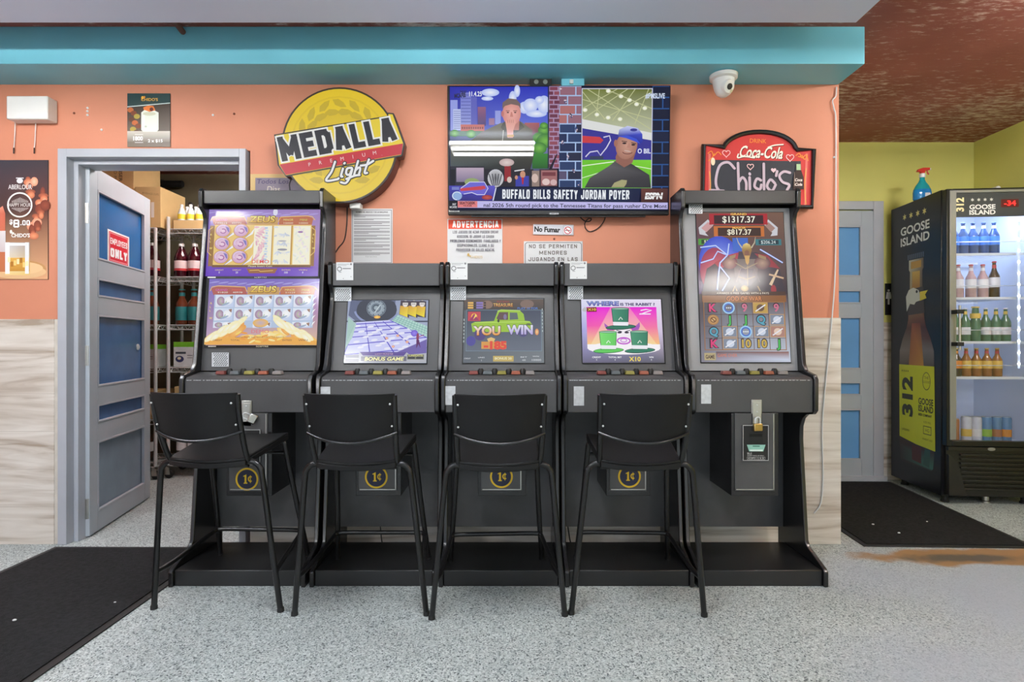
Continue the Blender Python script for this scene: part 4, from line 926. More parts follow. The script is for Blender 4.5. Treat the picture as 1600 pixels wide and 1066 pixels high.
# television
a, b = at(699.5, 133.5, 2.975), at(1046.5, 333, 2.975)
tv = empty('television', ((a.x+b.x)/2, 3.0, b.z), 'wide black flat television showing a two-person sports interview', 'television')
MB().box(a.x, b.x, 2.975, 3.005, b.z, a.z).box(a.x+.25, b.x-.25, 3.005, 3.04, b.z+.05, a.z-.12).build('casing', M['dark'], tv, .004)
MB().box(a.x+.25, b.x-.25, 3.04, 3.066, b.z+.2, b.z+.45).build('wall_mount', M['rubber'], tv, .002)
MB().box(a.x+.12, b.x-.12, 2.985, 3.0, b.z-.008, b.z).build('speaker_strip', M['rubber'], tv, .001)
p = Pic(); p.rect(52, 104, 1537, 935, (14, 18, 44)); p.up()
# left picture
p.rect(58, 112, 725, 440, (44, 44, 170), (40, 50, 190), (96, 116, 226), (60, 70, 160)); p.rect(58, 440, 725, 775, (96, 106, 150), (120, 130, 190), (60, 64, 74), (44, 50, 62)); p.up()
for x, y, rx, ry in ((330, 150, 60, 26), (480, 190, 26, 50), (510, 140, 20, 40), (560, 250, 40, 40), (600, 235, 50, 46), (640, 290, 70, 24), (690, 230, 44, 60), (660, 200, 30, 26), (310, 190, 40, 14)):
    p.ell(x, y, rx, ry, (180, 196, 246), cin=(240, 244, 255)); p.up(.3)
p.up(); p.rect(62, 200, 110, 400, (150, 160, 230)); p.rect(130, 150, 200, 380, (120, 126, 210), (150, 160, 220)); p.rect(200, 180, 240, 390, (96, 100, 190)); p.rect(80, 260, 130, 400, (190, 200, 240)); p.rect(245, 245, 300, 370, (150, 96, 130), (70, 60, 120)); p.rect(320, 320, 358, 365, (160, 120, 150)); p.rect(362, 270, 400, 360, (150, 160, 226)); p.up()
for k in range(9): p.rect(84, 272+k*14, 128, 276+k*14, (120, 130, 190)).rect(134, 165+k*22, 198, 170+k*22, (90, 96, 176))
p.rect(130, 362, 290, 415, (200, 110, 100)); p.rect(58, 405, 290, 440, (60, 110, 60)); p.rect(560, 350, 660, 440, (170, 90, 90), (90, 60, 80)); p.up()
for k in range(10): p.rect(138+k*15, 378, 147+k*15, 392, (120, 60, 70))
for x, y, rr in ((90, 420, 30), (200, 425, 34), (690, 400, 40), (660, 450, 46), (700, 470, 60), (660, 520, 50), (690, 370, 28)): p.ell(x, y, rr, rr*.8, (50, 120, 40), cin=(120, 190, 70)); p.up(.3)
p.up(); p.rect(612, 555, 725, 655, (60, 140, 50), (40, 96, 40))
p.poly([(60, 470), (200, 468), (270, 412), (400, 352), (540, 345), (612, 400), (625, 560), (600, 660), (300, 660), (60, 640)], (84, 82, 68), [(104, 100, 84), (96, 92, 78), (104, 100, 84), (110, 106, 88), (110, 106, 88), (96, 92, 76), (70, 68, 58), (50, 50, 46), (50, 54, 54), (80, 90, 90)]); p.up()
p.poly([(400, 380), (420, 345), (530, 340), (560, 380), (500, 420), (420, 410)], (74, 72, 60)); p.poly([(428, 330), (526, 330), (522, 400), (440, 400)], (186, 120, 110)); p.up()
p.ell(473, 290, 62, 78, (214, 140, 130), cin=(238, 176, 166)); p.ell(412, 292, 9, 20, (196, 120, 110)); p.up(); p.poly([(410, 262), (412, 218), (450, 190), (505, 196), (532, 225), (534, 262), (520, 238), (470, 228), (428, 240)], (120, 100, 96)); p.rect(434, 270, 460, 274, (110, 70, 66)).rect(484, 270, 510, 274, (110, 70, 66)); p.ell(448, 283, 8, 4, (60, 40, 46)); p.ell(497, 283, 8, 4, (60, 40, 46)); p.poly([(468, 280), (476, 280), (484, 312), (462, 312)], (206, 130, 120)); p.up()
p.poly([(432, 345), (445, 325), (495, 325), (502, 350), (485, 400), (482, 450), (446, 450), (440, 400)], (226, 160, 146)); p.up(); [p.line([(446+k*13, 332), (448+k*12, 352)], 2.5, (170, 100, 96)) for k in range(4)]; p.rect(442, 430, 488, 445, (206, 160, 90)); p.line([(418, 400), (412, 470)], 4, (206, 200, 180)); p.up()
# desk in front
p.rect(58, 640, 290, 775, (50, 50, 60)); p.up(); p.rect(100, 650, 285, 745, (190, 170, 190), (130, 120, 150)); p.rect(60, 660, 92, 770, (30, 30, 36)); p.ell(205, 745, 50, 26, (150, 170, 110)); p.rect(290, 660, 620, 775, (40, 36, 44)); p.up()
p.ell(440, 615, 50, 26, (196, 170, 170), cin=(226, 210, 206)); p.rect(425, 640, 468, 740, (150, 40, 46)); p.ell(365, 720, 54, 60, (206, 206, 212), cin=(110, 110, 116)); p.up()
for k in range(5): p.line([(320+k*22, 690), (345+k*10, 770)], 6, (60, 60, 66))
p.ell(458, 730, 16, 20, (214, 196, 186)); p.rect(500, 705, 590, 775, (60, 66, 170)); p.ell(548, 695, 18, 24, (206, 150, 120)); p.ell(505, 715, 10, 14, (206, 150, 120)); p.up(); p.poly([(540, 715), (556, 715), (552, 760), (544, 760)], (190, 40, 46)); p.line([(492, 672), (560, 662)], 8, (226, 226, 230)); p.rect(610, 670, 660, 775, (150, 130, 120)); p.up(); p.ell(630, 720, 22, 30, (216, 190, 180)); p.rect(660, 660, 780, 775, (70, 50, 54)); p.up(); p.rect(672, 668, 780, 770, (166, 110, 110)); p.up(); p.ell(705, 745, 26, 22, (226, 200, 196)); p.ell(756, 748, 22, 20, (214, 180, 180)); p.rect(680, 680, 770, 705, (120, 60, 66))
p.rect(716, 112, 724, 655, (36, 32, 60)); p.up()
# the brick columns
def bricks(x0, x1, y0, y1, bh, bw, mortar, pal):
    p.rect(x0, y0, x1, y1, mortar); p.up(); r = 0; y = y0
    while y < y1-2:
        x = x0-(bw/2 if r % 2 else 0)
        while x < x1:
            a_, b_ = max(x+4, x0), min(x+bw-4, x1)
            if b_-a_ > 3: p.rect(a_, y+4, b_, min(y+bh-4, y1), random.choice(pal(y)))
            x += bw
        y += bh; r += 1
    p.up()
bricks(725, 793, 112, 655, 30, 60, (170, 140, 176), lambda y: [(130, 64, 84), (146, 76, 92), (110, 54, 76)])
bricks(793, 940, 112, 780, 62, 110, (170, 196, 236), lambda y: [(176, 110, 110), (130, 90, 110), (150, 104, 120)] if y < 330 else [(40, 60, 104), (30, 44, 84), (90, 80, 110), (36, 40, 66)])
bricks(1416, 1530, 112, 790, 74, 140, (40, 84, 150), lambda y: [(16, 22, 50), (20, 28, 60), (14, 18, 42)])
p.poly([(725, 655), (775, 560), (782, 560), (745, 660)], (30, 26, 40)); p.up()
for k in range(40): p.ell(800+(k*37 % 130), 130+(k*91 % 640), 10, 5, [(220, 200, 210), (70, 60, 80), (40, 70, 130)][k % 3], rot=k*40)
# right picture
p.up(); p.rect(942, 126, 1418, 788, (206, 206, 226)); p.up(); p.rect(948, 132, 1412, 600, (120, 130, 60), (104, 112, 50), (226, 230, 206), (216, 220, 196)); p.up()
for L in ([(948, 200), (1412, 330)], [(948, 330), (1250, 132)], [(980, 132), (1412, 400)], [(948, 150), (1100, 330)], [(1100, 132), (1412, 260)], [(1412, 150), (1090, 330)], [(948, 260), (1180, 132)], [(1150, 340), (1300, 132)], [(1300, 360), (1390, 132)], [(1040, 320), (1060, 132)]): p.line(L, 5, (196, 200, 150))
p.up()
for x, y in ((1120, 145), (1205, 180), (1262, 205), (1310, 232), (1365, 258), (1045, 300), (965, 270), (1120, 320), (1200, 330)): p.ell(x, y, 16, 13, (226, 230, 190), cin=(255, 255, 255))
p.poly([(948, 330), (1412, 420), (1412, 470), (948, 390)], (226, 228, 226)); p.poly([(948, 390), (1412, 470), (1412, 610), (948, 600)], (56, 52, 150)); p.up()
p.poly([(948, 440), (1065, 448), (1090, 470), (1070, 490), (948, 486)], (206, 60, 66)); p.line([(1090, 450), (1130, 440), (1138, 470), (1110, 520), (1070, 570), (1050, 540), (1000, 548), (970, 580)], 8, (216, 214, 236)); p.text('O BIL', 1364, 556, 30, (226, 230, 250), al='c', w=88, bold=.03); p.rect(1000, 575, 1090, 598, (50, 60, 90)); p.up()
p.rect(948, 600, 1412, 788, (110, 200, 40), (130, 216, 50), (96, 180, 40), (110, 200, 50)); p.line([(948, 640), (1160, 612)], 6, (236, 250, 220)); p.line([(948, 720), (1080, 680)], 5, (220, 246, 200)); p.line([(1300, 640), (1412, 660)], 5, (230, 246, 210)); p.up()
p.poly([(965, 785), (1000, 720), (1130, 640), (1180, 600), (1270, 620), (1400, 700), (1412, 785)], (74, 72, 74), [(64, 62, 64), (84, 82, 84), (96, 94, 96), (80, 78, 80), (60, 58, 60), (64, 62, 66), (50, 50, 54)]); p.up()
p.poly([(1172, 580), (1195, 520), (1310, 540), (1285, 620), (1230, 650), (1175, 615)], (150, 100, 86)); p.up(); p.ell(1245, 505, 72, 92, (170, 118, 100), rot=12, cin=(206, 156, 136)); p.ell(1172, 490, 12, 24, (166, 112, 96)); p.up()
p.ell(1230, 490, 14, 6, (50, 34, 36)); p.ell(1290, 500, 13, 6, (50, 34, 36)); p.line([(1212, 476), (1248, 480)], 5, (70, 46, 44)); p.line([(1276, 486), (1310, 494)], 5, (70, 46, 44)); p.poly([(1258, 490), (1268, 490), (1276, 522), (1246, 518)], (190, 136, 118)); p.ell(1252, 542, 24, 5, (206, 176, 166), rot=10); p.arc(1252, 545, 34, 16, 5, (110, 60, 60), 20, 170, 12); p.up()
p.poly([(1186, 445), (1195, 400), (1250, 375), (1320, 390), (1350, 430), (1352, 480), (1335, 495), (1310, 465), (1245, 440)], (46, 60, 170), [(40, 50, 150), (170, 180, 230), (206, 210, 246), (190, 196, 240), (66, 76, 200), (44, 56, 170), (40, 50, 150), (44, 56, 170), (50, 60, 180)]); p.poly([(1186, 445), (1245, 436), (1312, 462), (1338, 495), (1300, 478), (1240, 456)], (60, 84, 214)); p.ell(1292, 402, 24, 10, (60, 60, 150)); p.up()
p.poly([(1145, 782), (1165, 752), (1215, 732), (1250, 736), (1246, 760), (1230, 782)], (170, 166, 120)); p.up()
# captions
p.rect(52, 772, 360, 872, (70, 66, 180), (96, 90, 206), (60, 50, 150), (44, 44, 110)); p.up(); p.poly([(130, 790), (190, 745), (290, 745), (315, 790), (290, 835), (240, 835), (205, 820), (150, 830), (110, 820)], (110, 104, 214)); p.up(); p.poly([(125, 790), (290, 772), (300, 790), (270, 800), (130, 808)], (206, 70, 80)); p.line([(130, 790), (190, 748), (290, 748), (314, 790), (290, 832), (240, 832), (205, 818), (150, 828)], 5, (220, 220, 246)); p.ell(105, 840, 34, 30, (150, 180, 226)); p.ell(308, 850, 36, 16, (160, 50, 50), cin=(200, 90, 80)); p.rect(70, 780, 120, 800, (120, 130, 200)); p.up(); p.arc(105, 840, 30, 26, 5, (226, 236, 250), 90, 330, 14); p.up()
p.poly([(372, 785), (1345, 792), (1330, 882), (352, 872)], (20, 30, 66)); p.poly([(364, 785), (372, 785), (352, 872), (344, 872)], (214, 220, 240)); p.up(); p.block('BUFFALO BILLS SAFETY JORDAN POYER', 838, 862, 62, (240, 244, 250), al='c', w=855, t=.19, gap=.14, rot=-.4)
p.rect(1345, 792, 1525, 884, (110, 64, 56), (84, 50, 46), (60, 36, 36), (70, 44, 40)); p.up(); p.text('ESPN', 1428, 860, 38, (246, 246, 246), al='c', w=116, bold=.06, sh=.15); p.up(); p.rect(1368, 838, 1492, 842, (100, 60, 54))
p.rect(52, 872, 110, 935, (20, 20, 30)); p.poly([(110, 874), (1525, 886), (1525, 930), (110, 920)], (196, 190, 240)); p.up(); p.rect(110, 876, 242, 918, (230, 130, 130)); p.up(); p.text('SEATGEEK', 176, 897, 17, (60, 26, 30), al='c', w=108, bold=.03).text('TICKER', 176, 912, 11, (90, 40, 40), al='c', w=60, bold=.02); p.text('nal 2026 5th round pick to the Tennessee Titans for pass rusher Dre Mont', 902, 918, 24, (44, 44, 66), al='c', w=1235, bold=.015, rot=-.35)
p.text('PAT', 75, 905, 14, (220, 220, 226), w=24, bold=.03).text('MCAFEE', 56, 922, 12, (220, 220, 226), w=48, bold=.03)
p.text('THE PAT', 150, 160, 14, (40, 40, 70), al='c', w=44, bold=.04).text('MCAFEE', 130, 190, 26, (40, 40, 70), al='c', w=76, bold=.05, rot=6).text('11.4.25', 232, 182, 30, (240, 244, 250), al='c', w=84, bold=.02).text('#PMSLIVE', 1432, 196, 32, (214, 226, 246), al='c', w=130, bold=.03)
z = 4.324; tvr = (690, 110, 1060, 350)
sp_ = (690+52/z, 110+104/z, 690+1537/z, 110+935/z)
A_, B_ = at(sp_[0], sp_[1], 2.9745), at(sp_[2], sp_[3], 2.9745)
scr = MB().box(A_.x, B_.x, 2.9735, 2.975, B_.z, A_.z).build('screen', M['gloss'] if 0 else M['dark'], tv)
front_box(p, 'screen_picture', M['tvscreen'], (52, 104, 1537, 935), A_.x, B_.x, A_.z, B_.z, 2.9735, scr, lift=.0003)
q = Pic(); q.rect(0, 0, 60, 10, (200, 200, 204)); q.up(); q.text('HISENSE', 30, 8.5, 6.5, (80, 80, 84), al='c', w=54, bold=.03)
l_ = at(866, 331, 2.974); front_box(q, 'maker_badge', M['print'], (0, 0, 60, 10), l_.x-.023, l_.x+.023, l_.z+.004, l_.z-.004, 2.974, tv)
q = Pic(); q.rect(0, 0, 70, 14, (232, 232, 232)); q.up(); q.text('TV BAR', 35, 11, 8, (90, 90, 94), al='c', w=50)
l_ = at(701, 326.5, 2.974); front_box(q, 'energy_sticker', M['print'], (0, 0, 70, 14), l_.x, l_.x+.055, l_.z+.005, l_.z-.006, 2.974, tv)

tv.rotation_euler.x = R(2.7); tv.location.y += .012; tv.location.z -= .006
def wire(name, label, pts, r=.003, m='rubber', cat='cable', k=6):
    P = smooth_path(pts, k); o = MB().tube(P, r, 8).build(name, M[m])
    c = V((P[0].x, P[0].y, min(q.z for q in P))); o.data.transform(Matrix.Translation(-c)); o.location = c
    return tag(o, label, cat)
wy = 3.064
wire('television_cable', 'thin black looped cable hanging below the television', [at(905, 330, 3.055), at(906, 338, wy), at(913, 345, wy), at(921, 346, wy), at(924, 342, wy), at(919, 342, wy-.004), at(914, 349, wy), at(915, 357, wy), at(922, 362, wy), at(934, 357, wy), at(944, 345, wy), at(947, 330, 3.055)], .0028)
wire('sign_cable', 'black flex hanging below the round yellow beer sign', [at(543, 300, 3.06), at(542.5, 320, wy), at(542, 350, wy), at(538, 375, wy), at(529, 387, wy), at(524, 395, wy)], .0032)
wire('sign_cable', 'short black flex at the left edge of the round yellow beer sign', [at(457, 276, wy), at(452.5, 287, wy), at(453, 296, wy), at(454, 310, wy)], .0032)
wire('white_cable', 'long white cable running down the right end of the orange wall', [at(1307, 136, 3.062), at(1306, 150, 3.062), at(1301, 157, 3.06), at(1303, 170, 3.06), at(1306, 190, 3.062), at(1306, 300, 3.062), at(1305, 420, 3.062), at(1300, 497, 3.052), at(1294, 560, 3.05), at(1285, 660, 3.05), at(1286, 740, 3.05), at(1283, 785, 3.05), at(1272, 802, 3.05)], .0035, 'cap', k=4)

# two small boxes on the beam above the television
bx = board('cable_box', 'dark two-hole cable box above the television', 'junction box', (828, 121.5, 862, 136), 3.0, .06, M['rubber'])
for dx in (838, 852): MB().lathe([(.012, 0), (.012, .002)], 14, M=Matrix.Translation(at(dx, 128, 2.999)) @ Matrix.Rotation(R(90), 4, 'X')).build('port', M['steel'], bx)
bx = board('cable_box', 'teal painted box with a white plug above the television', 'junction box', (877.5, 120, 913, 137), 3.0, .06, M['teal'])
MB().box(*[at(890, 0, 2.995).x, at(896, 0, 2.995).x, 2.99, 3.0, at(0, 131, 2.995).z, at(0, 124.5, 2.995).z]).build('plug', M['white'], bx, .002)

# round light-box beer sign, drawn in its own crop (3.553 px per photo pixel)
DS = 2.965; CX, CY, K = 380, 120, 3.553
def cr(x, y, D=DS): return at(CX+x/K, CY+y/K, D)
c0 = cr(535, 380)
sg = empty('beer_sign', (c0.x, 3.0, c0.z), 'round yellow light-box beer sign with a slanted red band', 'sign')
disc = [(535+322*cos(2*pi*i/64), 380+322*sin(2*pi*i/64)) for i in range(64)]
ban = [(172, 322), (800, 218), (800, 200), (836, 203), (898, 372), (884, 442), (255, 556), (238, 556), (192, 492)]
P2 = lambda L: [(cr(*q).x, cr(*q).z) for q in L]
MB().prism(P2(disc), DS+.012, 3.066, 'y').build('lamp_case', M['brown'], sg, .002)
MB().prism(P2(ban), DS+.004, 3.02, 'y').build('banner_case', M['brown'], sg, .002)
p = Pic(); Y = (250, 218, 30)
p.poly(disc, (54, 40, 26)); p.up(); p.ell(535, 380, 312, 312, (246, 212, 24), n=64, cin=(252, 226, 40)); p.up(); p.arc(535, 380, 268, 268, 10, (238, 204, 28)); p.ell(535, 380, 190, 190, (234, 202, 30), n=48, cin=(246, 216, 34)); p.up()
LEAF = (214, 184, 34)
for k in range(-7, 8):
    for rr, da in ((232, 0), (186, 9)):
        an = R(-90+k*21+da); x, y = 535+rr*cos(an), 380+rr*sin(an); tw = math.degrees(an)+90+(28 if rr > 200 else -8)*(1 if k >= 0 else -1)
        L = 44; W_ = 19; ca, sa = cos(R(tw)), sin(R(tw)); pts = [(-L, 0), (-L*.4, -W_), (L*.4, -W_*.8), (L, 0), (L*.4, W_*.8), (-L*.4, W_)]
        p.poly([(x+a_*ca-b_*sa, y+a_*sa+b_*ca) for a_, b_ in pts], LEAF)
p.up(2)
bn = [(182, 327), (805, 224), (807, 208), (830, 210), (889, 372), (877, 434), (238, 548), (201, 490)]
p.poly([(172, 322), (800, 218), (800, 200), (836, 203), (898, 372), (884, 442), (238, 556), (192, 492)], (30, 26, 26)); p.up(); p.poly(bn, (250, 222, 40)); p.up()
p.poly([(203, 488), (888, 371), (878, 432), (237, 546)], (214, 20, 44)); p.up()
for t, x0_, w_, col_, bd, dy in (('MEDALLA', 214, 672, (250, 250, 246), .12, 0), ('MEDALLA', 224, 648, (26, 26, 34), .06, 0)):
    p.block('MEDALLA', 218, 473, 138, col_, w=652, t=.24, o=(9 if bd > .07 else 0), gap=.085, rot=10.1, sh=-.05); p.up()
for k, ch in enumerate('PREMIUM'): p.text(ch, 372+k*60, 498-k*10.7, 20, (246, 226, 220), al='c', rot=10.1)
p.text('.', 770, 438, 14, (246, 226, 220))
p.up()
S_ = lambda L: smooth2(L)
def smooth2(L): return [(q.x, q.y) for q in smooth_path([(a_, b_, 0) for a_, b_ in L], 5)]
strokes = [[(512, 474), (492, 530), (462, 578), (520, 572), (532, 566)], [(556, 512), (545, 552), (553, 556)], [(563, 484), (566, 481)],
           [(605, 508), (580, 512), (574, 540), (592, 545), (608, 512), (594, 560), (572, 592), (545, 588)], [(640, 470), (618, 545)], [(625, 522), (645, 506), (652, 515), (644, 545)], [(700, 462), (676, 532), (690, 536)], [(655, 496), (690, 490), (724, 470)], [(575, 570), (620, 552), (648, 548)]]
for wd, cl in ((24, (24, 22, 24)), (12, (250, 250, 250))):
    for L in strokes: p.line(smooth2(L), wd, cl); p.ell(L[0][0], L[0][1], wd/2, wd/2, cl, n=10); p.ell(L[-1][0], L[-1][1], wd/2, wd/2, cl, n=10); p.up(.15)
    p.up()
p.build('sign_face', M['lit'], (0, 0, 100, 100), cr(0, 0), cr(100, 0), cr(0, 100), sg)
MB().box(cr(590, 0, 3.0).x, cr(650, 0, 3.0).x, 3.0, 3.05, cr(0, 730, 3.0).z, cr(0, 700, 3.0).z).build('power_box', M['white'], sg, .003)

# papers and plates
s = board('paper_notice', 'dense white printed notice taped left of the warning sign', 'notice', (549, 326, 613.5, 412), 3.064, .002, M['paper'])
p = Pic(); p.frame(550.5, 328, 612, 411, .7, (110, 90, 96)); p.text('NORMAS DEL NEGOCIO Y DE LAS MAQUINAS', 581, 332.5, 1.9, (60, 40, 46), al='c', w=50, bold=.03)
y = 335.5; k = 0
while y < 395:
    n_ = [3, 2, 3, 2, 2, 3, 2, 3, 2, 3, 3][k % 11]
    for j in range(n_): p.rect(553, y, 553+(56 if j < n_-1 else 18+(k*13 % 30)), y+.75, (112, 104, 112)); y += 1.6
    y += 1.3; k += 1
p.text('Gracias', 580, 402, 2, (150, 150, 150), al='c', w=18)
front(p, 'notice_print', M['print'], (549, 326, 613.5, 412), (549, 326, 613.5, 412), 3.064, s)
s = board('warning_sign', 'white warning sign with an orange-red title bar', 'sign', (699, 342, 785, 412), 3.064, .003, M['paper'])
p = Pic(); p.rect(700.5, 343.2, 783.5, 357.8, (224, 78, 50)); p.up(); p.block('ADVERTENCIA', 743, 356, 10.6, (252, 246, 242), al='c', w=72, t=.2, gap=.16)
for k, (t, w_) in enumerate((('LOS JUEGOS DE AZAR PUEDEN CREAR', 71), ('ADICCIÓN. SI JUGAR LE CAUSA', 58), ('PROBLEMAS ECONÓMICOS, FAMILIARES Y', 79), ('OCUPACIONALES. LLAME A SU', 57), ('PROVEEDOR DE SALUD MENTAL', 60))):
    p.block(t.replace('Ó', 'O'), 743, 365+k*7, 4.3, (84, 80, 92), al='c', w=w_, t=.17, gap=.16)
p.text("CHIDO'S", 744.5, 404, 3.8, (206, 170, 96), al='c', w=19); p.ell(732, 398.5, 1.8, 2.4, (206, 170, 96)); p.ell(734.5, 400.5, 1.5, 1, (206, 170, 96))
front(p, 'sign_print', M['print'], (699, 342, 785, 412), (699, 342, 785, 412), 3.064, s)
s = board('no_smoking_plate', 'small silver no smoking plate with a crossed-out cigarette', 'sign', (833, 351, 896, 367), 3.062, .004, M['silver']); s.rotation_euler.y = R(1)
p = Pic(); p.rect(833, 351, 896, 367, (196, 196, 206), (206, 204, 212)); p.up(); p.text('No Fumar', 834.7, 362.2, 7.6, (26, 24, 28), w=40.5, bold=.045, rot=-1.2)
p.ell(887, 359.8, 6.8, 6.8, (240, 232, 232)); p.frame(879.8, 352, 895.3, 366.6, .5, (150, 150, 160)); p.up(); p.rect(882.8, 359.2, 891, 360.4, (80, 70, 80)); p.up(); p.arc(887, 359.8, 5.3, 5.3, 1.3, (186, 60, 84)); p.line([(883.4, 356.2), (890.6, 363.4)], 1.2, (186, 60, 84))
front(p, 'plate_print', M['print'], (833, 351, 896, 367), (833, 351, 896, 367), 3.062, s)
s = board('minors_sign', 'white rounded-border sign forbidding minors, below the silver plate', 'sign', (818.5, 377, 910.5, 424), 3.064, .003, M['paper'], .003)
p = Pic(); p.arc(824.6, 383, 4, 4, .9, (90, 84, 84), 180, 270, 6).arc(904.5, 383, 4, 4, .9, (90, 84, 84), 270, 360, 6); p.rect(824.6, 378.6, 904.5, 379.5, (90, 84, 84)).rect(820.2, 383, 821.1, 423, (90, 84, 84)).rect(908, 383, 908.9, 423, (90, 84, 84))
for k, (t, w_) in enumerate((('NO SE PERMITEN', 75), ('MENORES', 43), ('JUGANDO EN LAS', 77))): p.block(t, 864, 388+k*10.1, 6, (104, 96, 92), al='c', w=w_, t=.19, gap=.2)
front(p, 'sign_print', M['print'], (818.5, 377, 910.5, 424), (818.5, 377, 910.5, 424), 3.064, s)
s = board('cardboard_notice', 'grey handwritten notice on a beige backing, half behind the yellow sign', 'notice', (391, 272, 478, 320), 3.064, .003, M['card'])
s2 = Pic(); s2.rect(399, 278, 478, 320, (126, 116, 130)); s2.up(); s2.text('Todos Los', 401, 287, 7, (70, 62, 96), w=50, sh=.15, bold=.01).text('Dias', 417, 300, 9, (206, 196, 176), w=20, sh=.15)
front(s2, 'notice_writing', M['print'], (391, 272, 478, 320), (391, 272, 478, 320), 3.064, s)
# tall whisky poster at the left edge
s = board('drink_poster', 'tall dark rounded whisky happy hour poster left of the doorway', 'poster', (-22, 250, 75.5, 437), 3.066, .003, M['dark'], .006)
p = Pic(); p.rect(-22, 250.5, 75, 330, (58, 60, 70), (64, 58, 64), (96, 58, 52), (70, 56, 54)); p.rect(-22, 330, 75, 436.5, (70, 56, 54), (96, 58, 52), (226, 170, 130), (206, 150, 110)); p.up()
for k in range(26):
    x, y = 44+(k*17 % 28), 280+(k*37 % 90); p.ell(x, y, 4+(k % 3)*2, 4+(k % 4)*1.6, [(150, 80, 60), (196, 110, 80), (226, 150, 120), (120, 60, 50)][k % 4], n=12, cin=[(196, 110, 80), (236, 160, 120), (246, 196, 170), (150, 80, 60)][k % 4]); p.up(.2)
p.up(); p.ell(30, 420, 43, 14, (196, 146, 96)); p.ell(30, 425, 43, 11, (226, 186, 140)); p.up(); p.ell(30, 419, 38, 10, (236, 196, 150)); p.up()
p.poly([(-22, 330), (-6, 330), (5, 322), (9, 334), (9, 425), (-22, 425)], (206, 120, 96), [(206, 120, 96), (214, 130, 106), (226, 150, 126), (206, 110, 90), (196, 120, 80), (190, 110, 70)]); p.up(); p.rect(-22, 361, 9.5, 394, (226, 220, 220), (206, 196, 200)); p.up()
p.rect(9, 379, 47.5, 430, (206, 206, 212), (160, 150, 150), (226, 196, 120), (236, 210, 150)); p.up(); p.rect(11, 380, 46, 384, (246, 246, 250)); p.rect(10, 403, 47, 424, (226, 176, 84), (196, 140, 60)); p.rect(9, 379, 16, 428, (240, 240, 244)).rect(40, 379, 46, 428, (230, 232, 236)); p.up()
for k in range(7): p.rect(13+k*4.7, 402+(k*7 % 9), 17+k*4.7, 410+(k*7 % 9), [(250, 236, 190), (176, 120, 50), (240, 206, 130)][k % 3])
p.up(); p.ell(32, 283, 5, 4, (226, 226, 230)); p.rect(26, 278, 38, 279.4, (226, 226, 230)); p.text('ABERLOUR', 32.5, 296, 7, (240, 238, 236), al='c', w=37, bold=.01)
p.arc(32, 320.5, 18.6, 18.6, 2.4, (240, 238, 236)); [p.rect(20+k*2.4, 309+abs(k-5)*1, 21+k*2.4, 317, (216, 210, 206)).rect(20+k*2.4, 325, 21+k*2.4, 332-abs(k-5), (216, 210, 206)) for k in range(11)]; p.text('HAPPY HOUR', 32, 323.3, 5.6, (246, 244, 240), al='c', w=34)
p.text('$', 16, 350.5, 7, (250, 250, 250), w=5, bold=.04).block('8', 22, 356, 12.5, (250, 250, 250), w=9.5, t=.2).block('.00', 33, 352.5, 8, (250, 250, 250), w=15, t=.2).text("CHIDO'S", 19, 371, 5.6, (244, 240, 236), w=29, bold=.04); p.ell(18.5, 362.5, 2, 3, (244, 240, 236)); p.ell(21.5, 364.5, 2, 1.4, (244, 240, 236))
front(p, 'poster_print', M['gloss'], (-22, 250, 75.5, 437), (-22, 250, 75.5, 437), 3.066, s)
# small cocktail poster over the doorway
s = board('cocktail_poster', 'small dark green cocktail poster above the doorway', 'poster', (199, 146, 266, 229.5), 3.065, .003, M['dark'])
p = Pic(); p.rect(199, 146, 266, 180, (36, 62, 62)); p.poly([(199, 167.5), (266, 161.5), (266, 229.5), (199, 229.5)], (60, 50, 40), [(54, 42, 34), (70, 56, 46), (110, 96, 84), (120, 106, 92)]); p.up(); p.poly([(199, 166.3), (266, 160.4), (266, 161.8), (199, 167.8)], (206, 220, 216))
for k in range(8): p.ell(204+(k*5 % 13), 172+k*5, 5, 4, [(190, 100, 50), (120, 60, 30), (170, 150, 60), (90, 50, 30)][k % 4], n=10)
p.up(); p.rect(199, 205, 266, 222, (206, 200, 190), (120, 110, 100)); p.up(); p.poly([(226, 176), (224, 168), (232, 165), (240, 166), (243, 172), (241, 178)], (226, 120, 50)); p.up(); p.ell(237, 171, 3, 3, (110, 40, 20))
p.poly([(221, 176), (226, 172), (234, 175), (242, 173), (248, 176), (248, 203), (245, 206), (224, 206), (221, 203)], (228, 232, 220)); p.up(); p.ell(234, 178, 10, 3, (206, 206, 180)); p.rect(224, 180, 226, 202, (246, 248, 242)); p.ell(228, 198, 2, 1.6, (190, 196, 180))
p.text("CHIDO'S", 221, 158, 4.4, (226, 170, 70), w=26, bold=.02); p.ell(223, 153, 2, 2.6, (236, 180, 60)); p.ell(226, 152, 1.4, 1.8, (226, 140, 50))
p.text('1800', 216, 219.5, 6, (246, 246, 246), al='c', w=15, bold=.03).rect(211, 210, 224, 210.7, (240, 240, 240)).rect(211, 222.6, 224, 223.3, (240, 240, 240)); p.text('2 x $15', 243, 222.5, 4.6, (250, 250, 250), al='c', w=23, bold=.02)
front(p, 'poster_print', M['gloss'], (199, 146, 266, 229.5), (199, 146, 266, 229.5), 3.065, s)
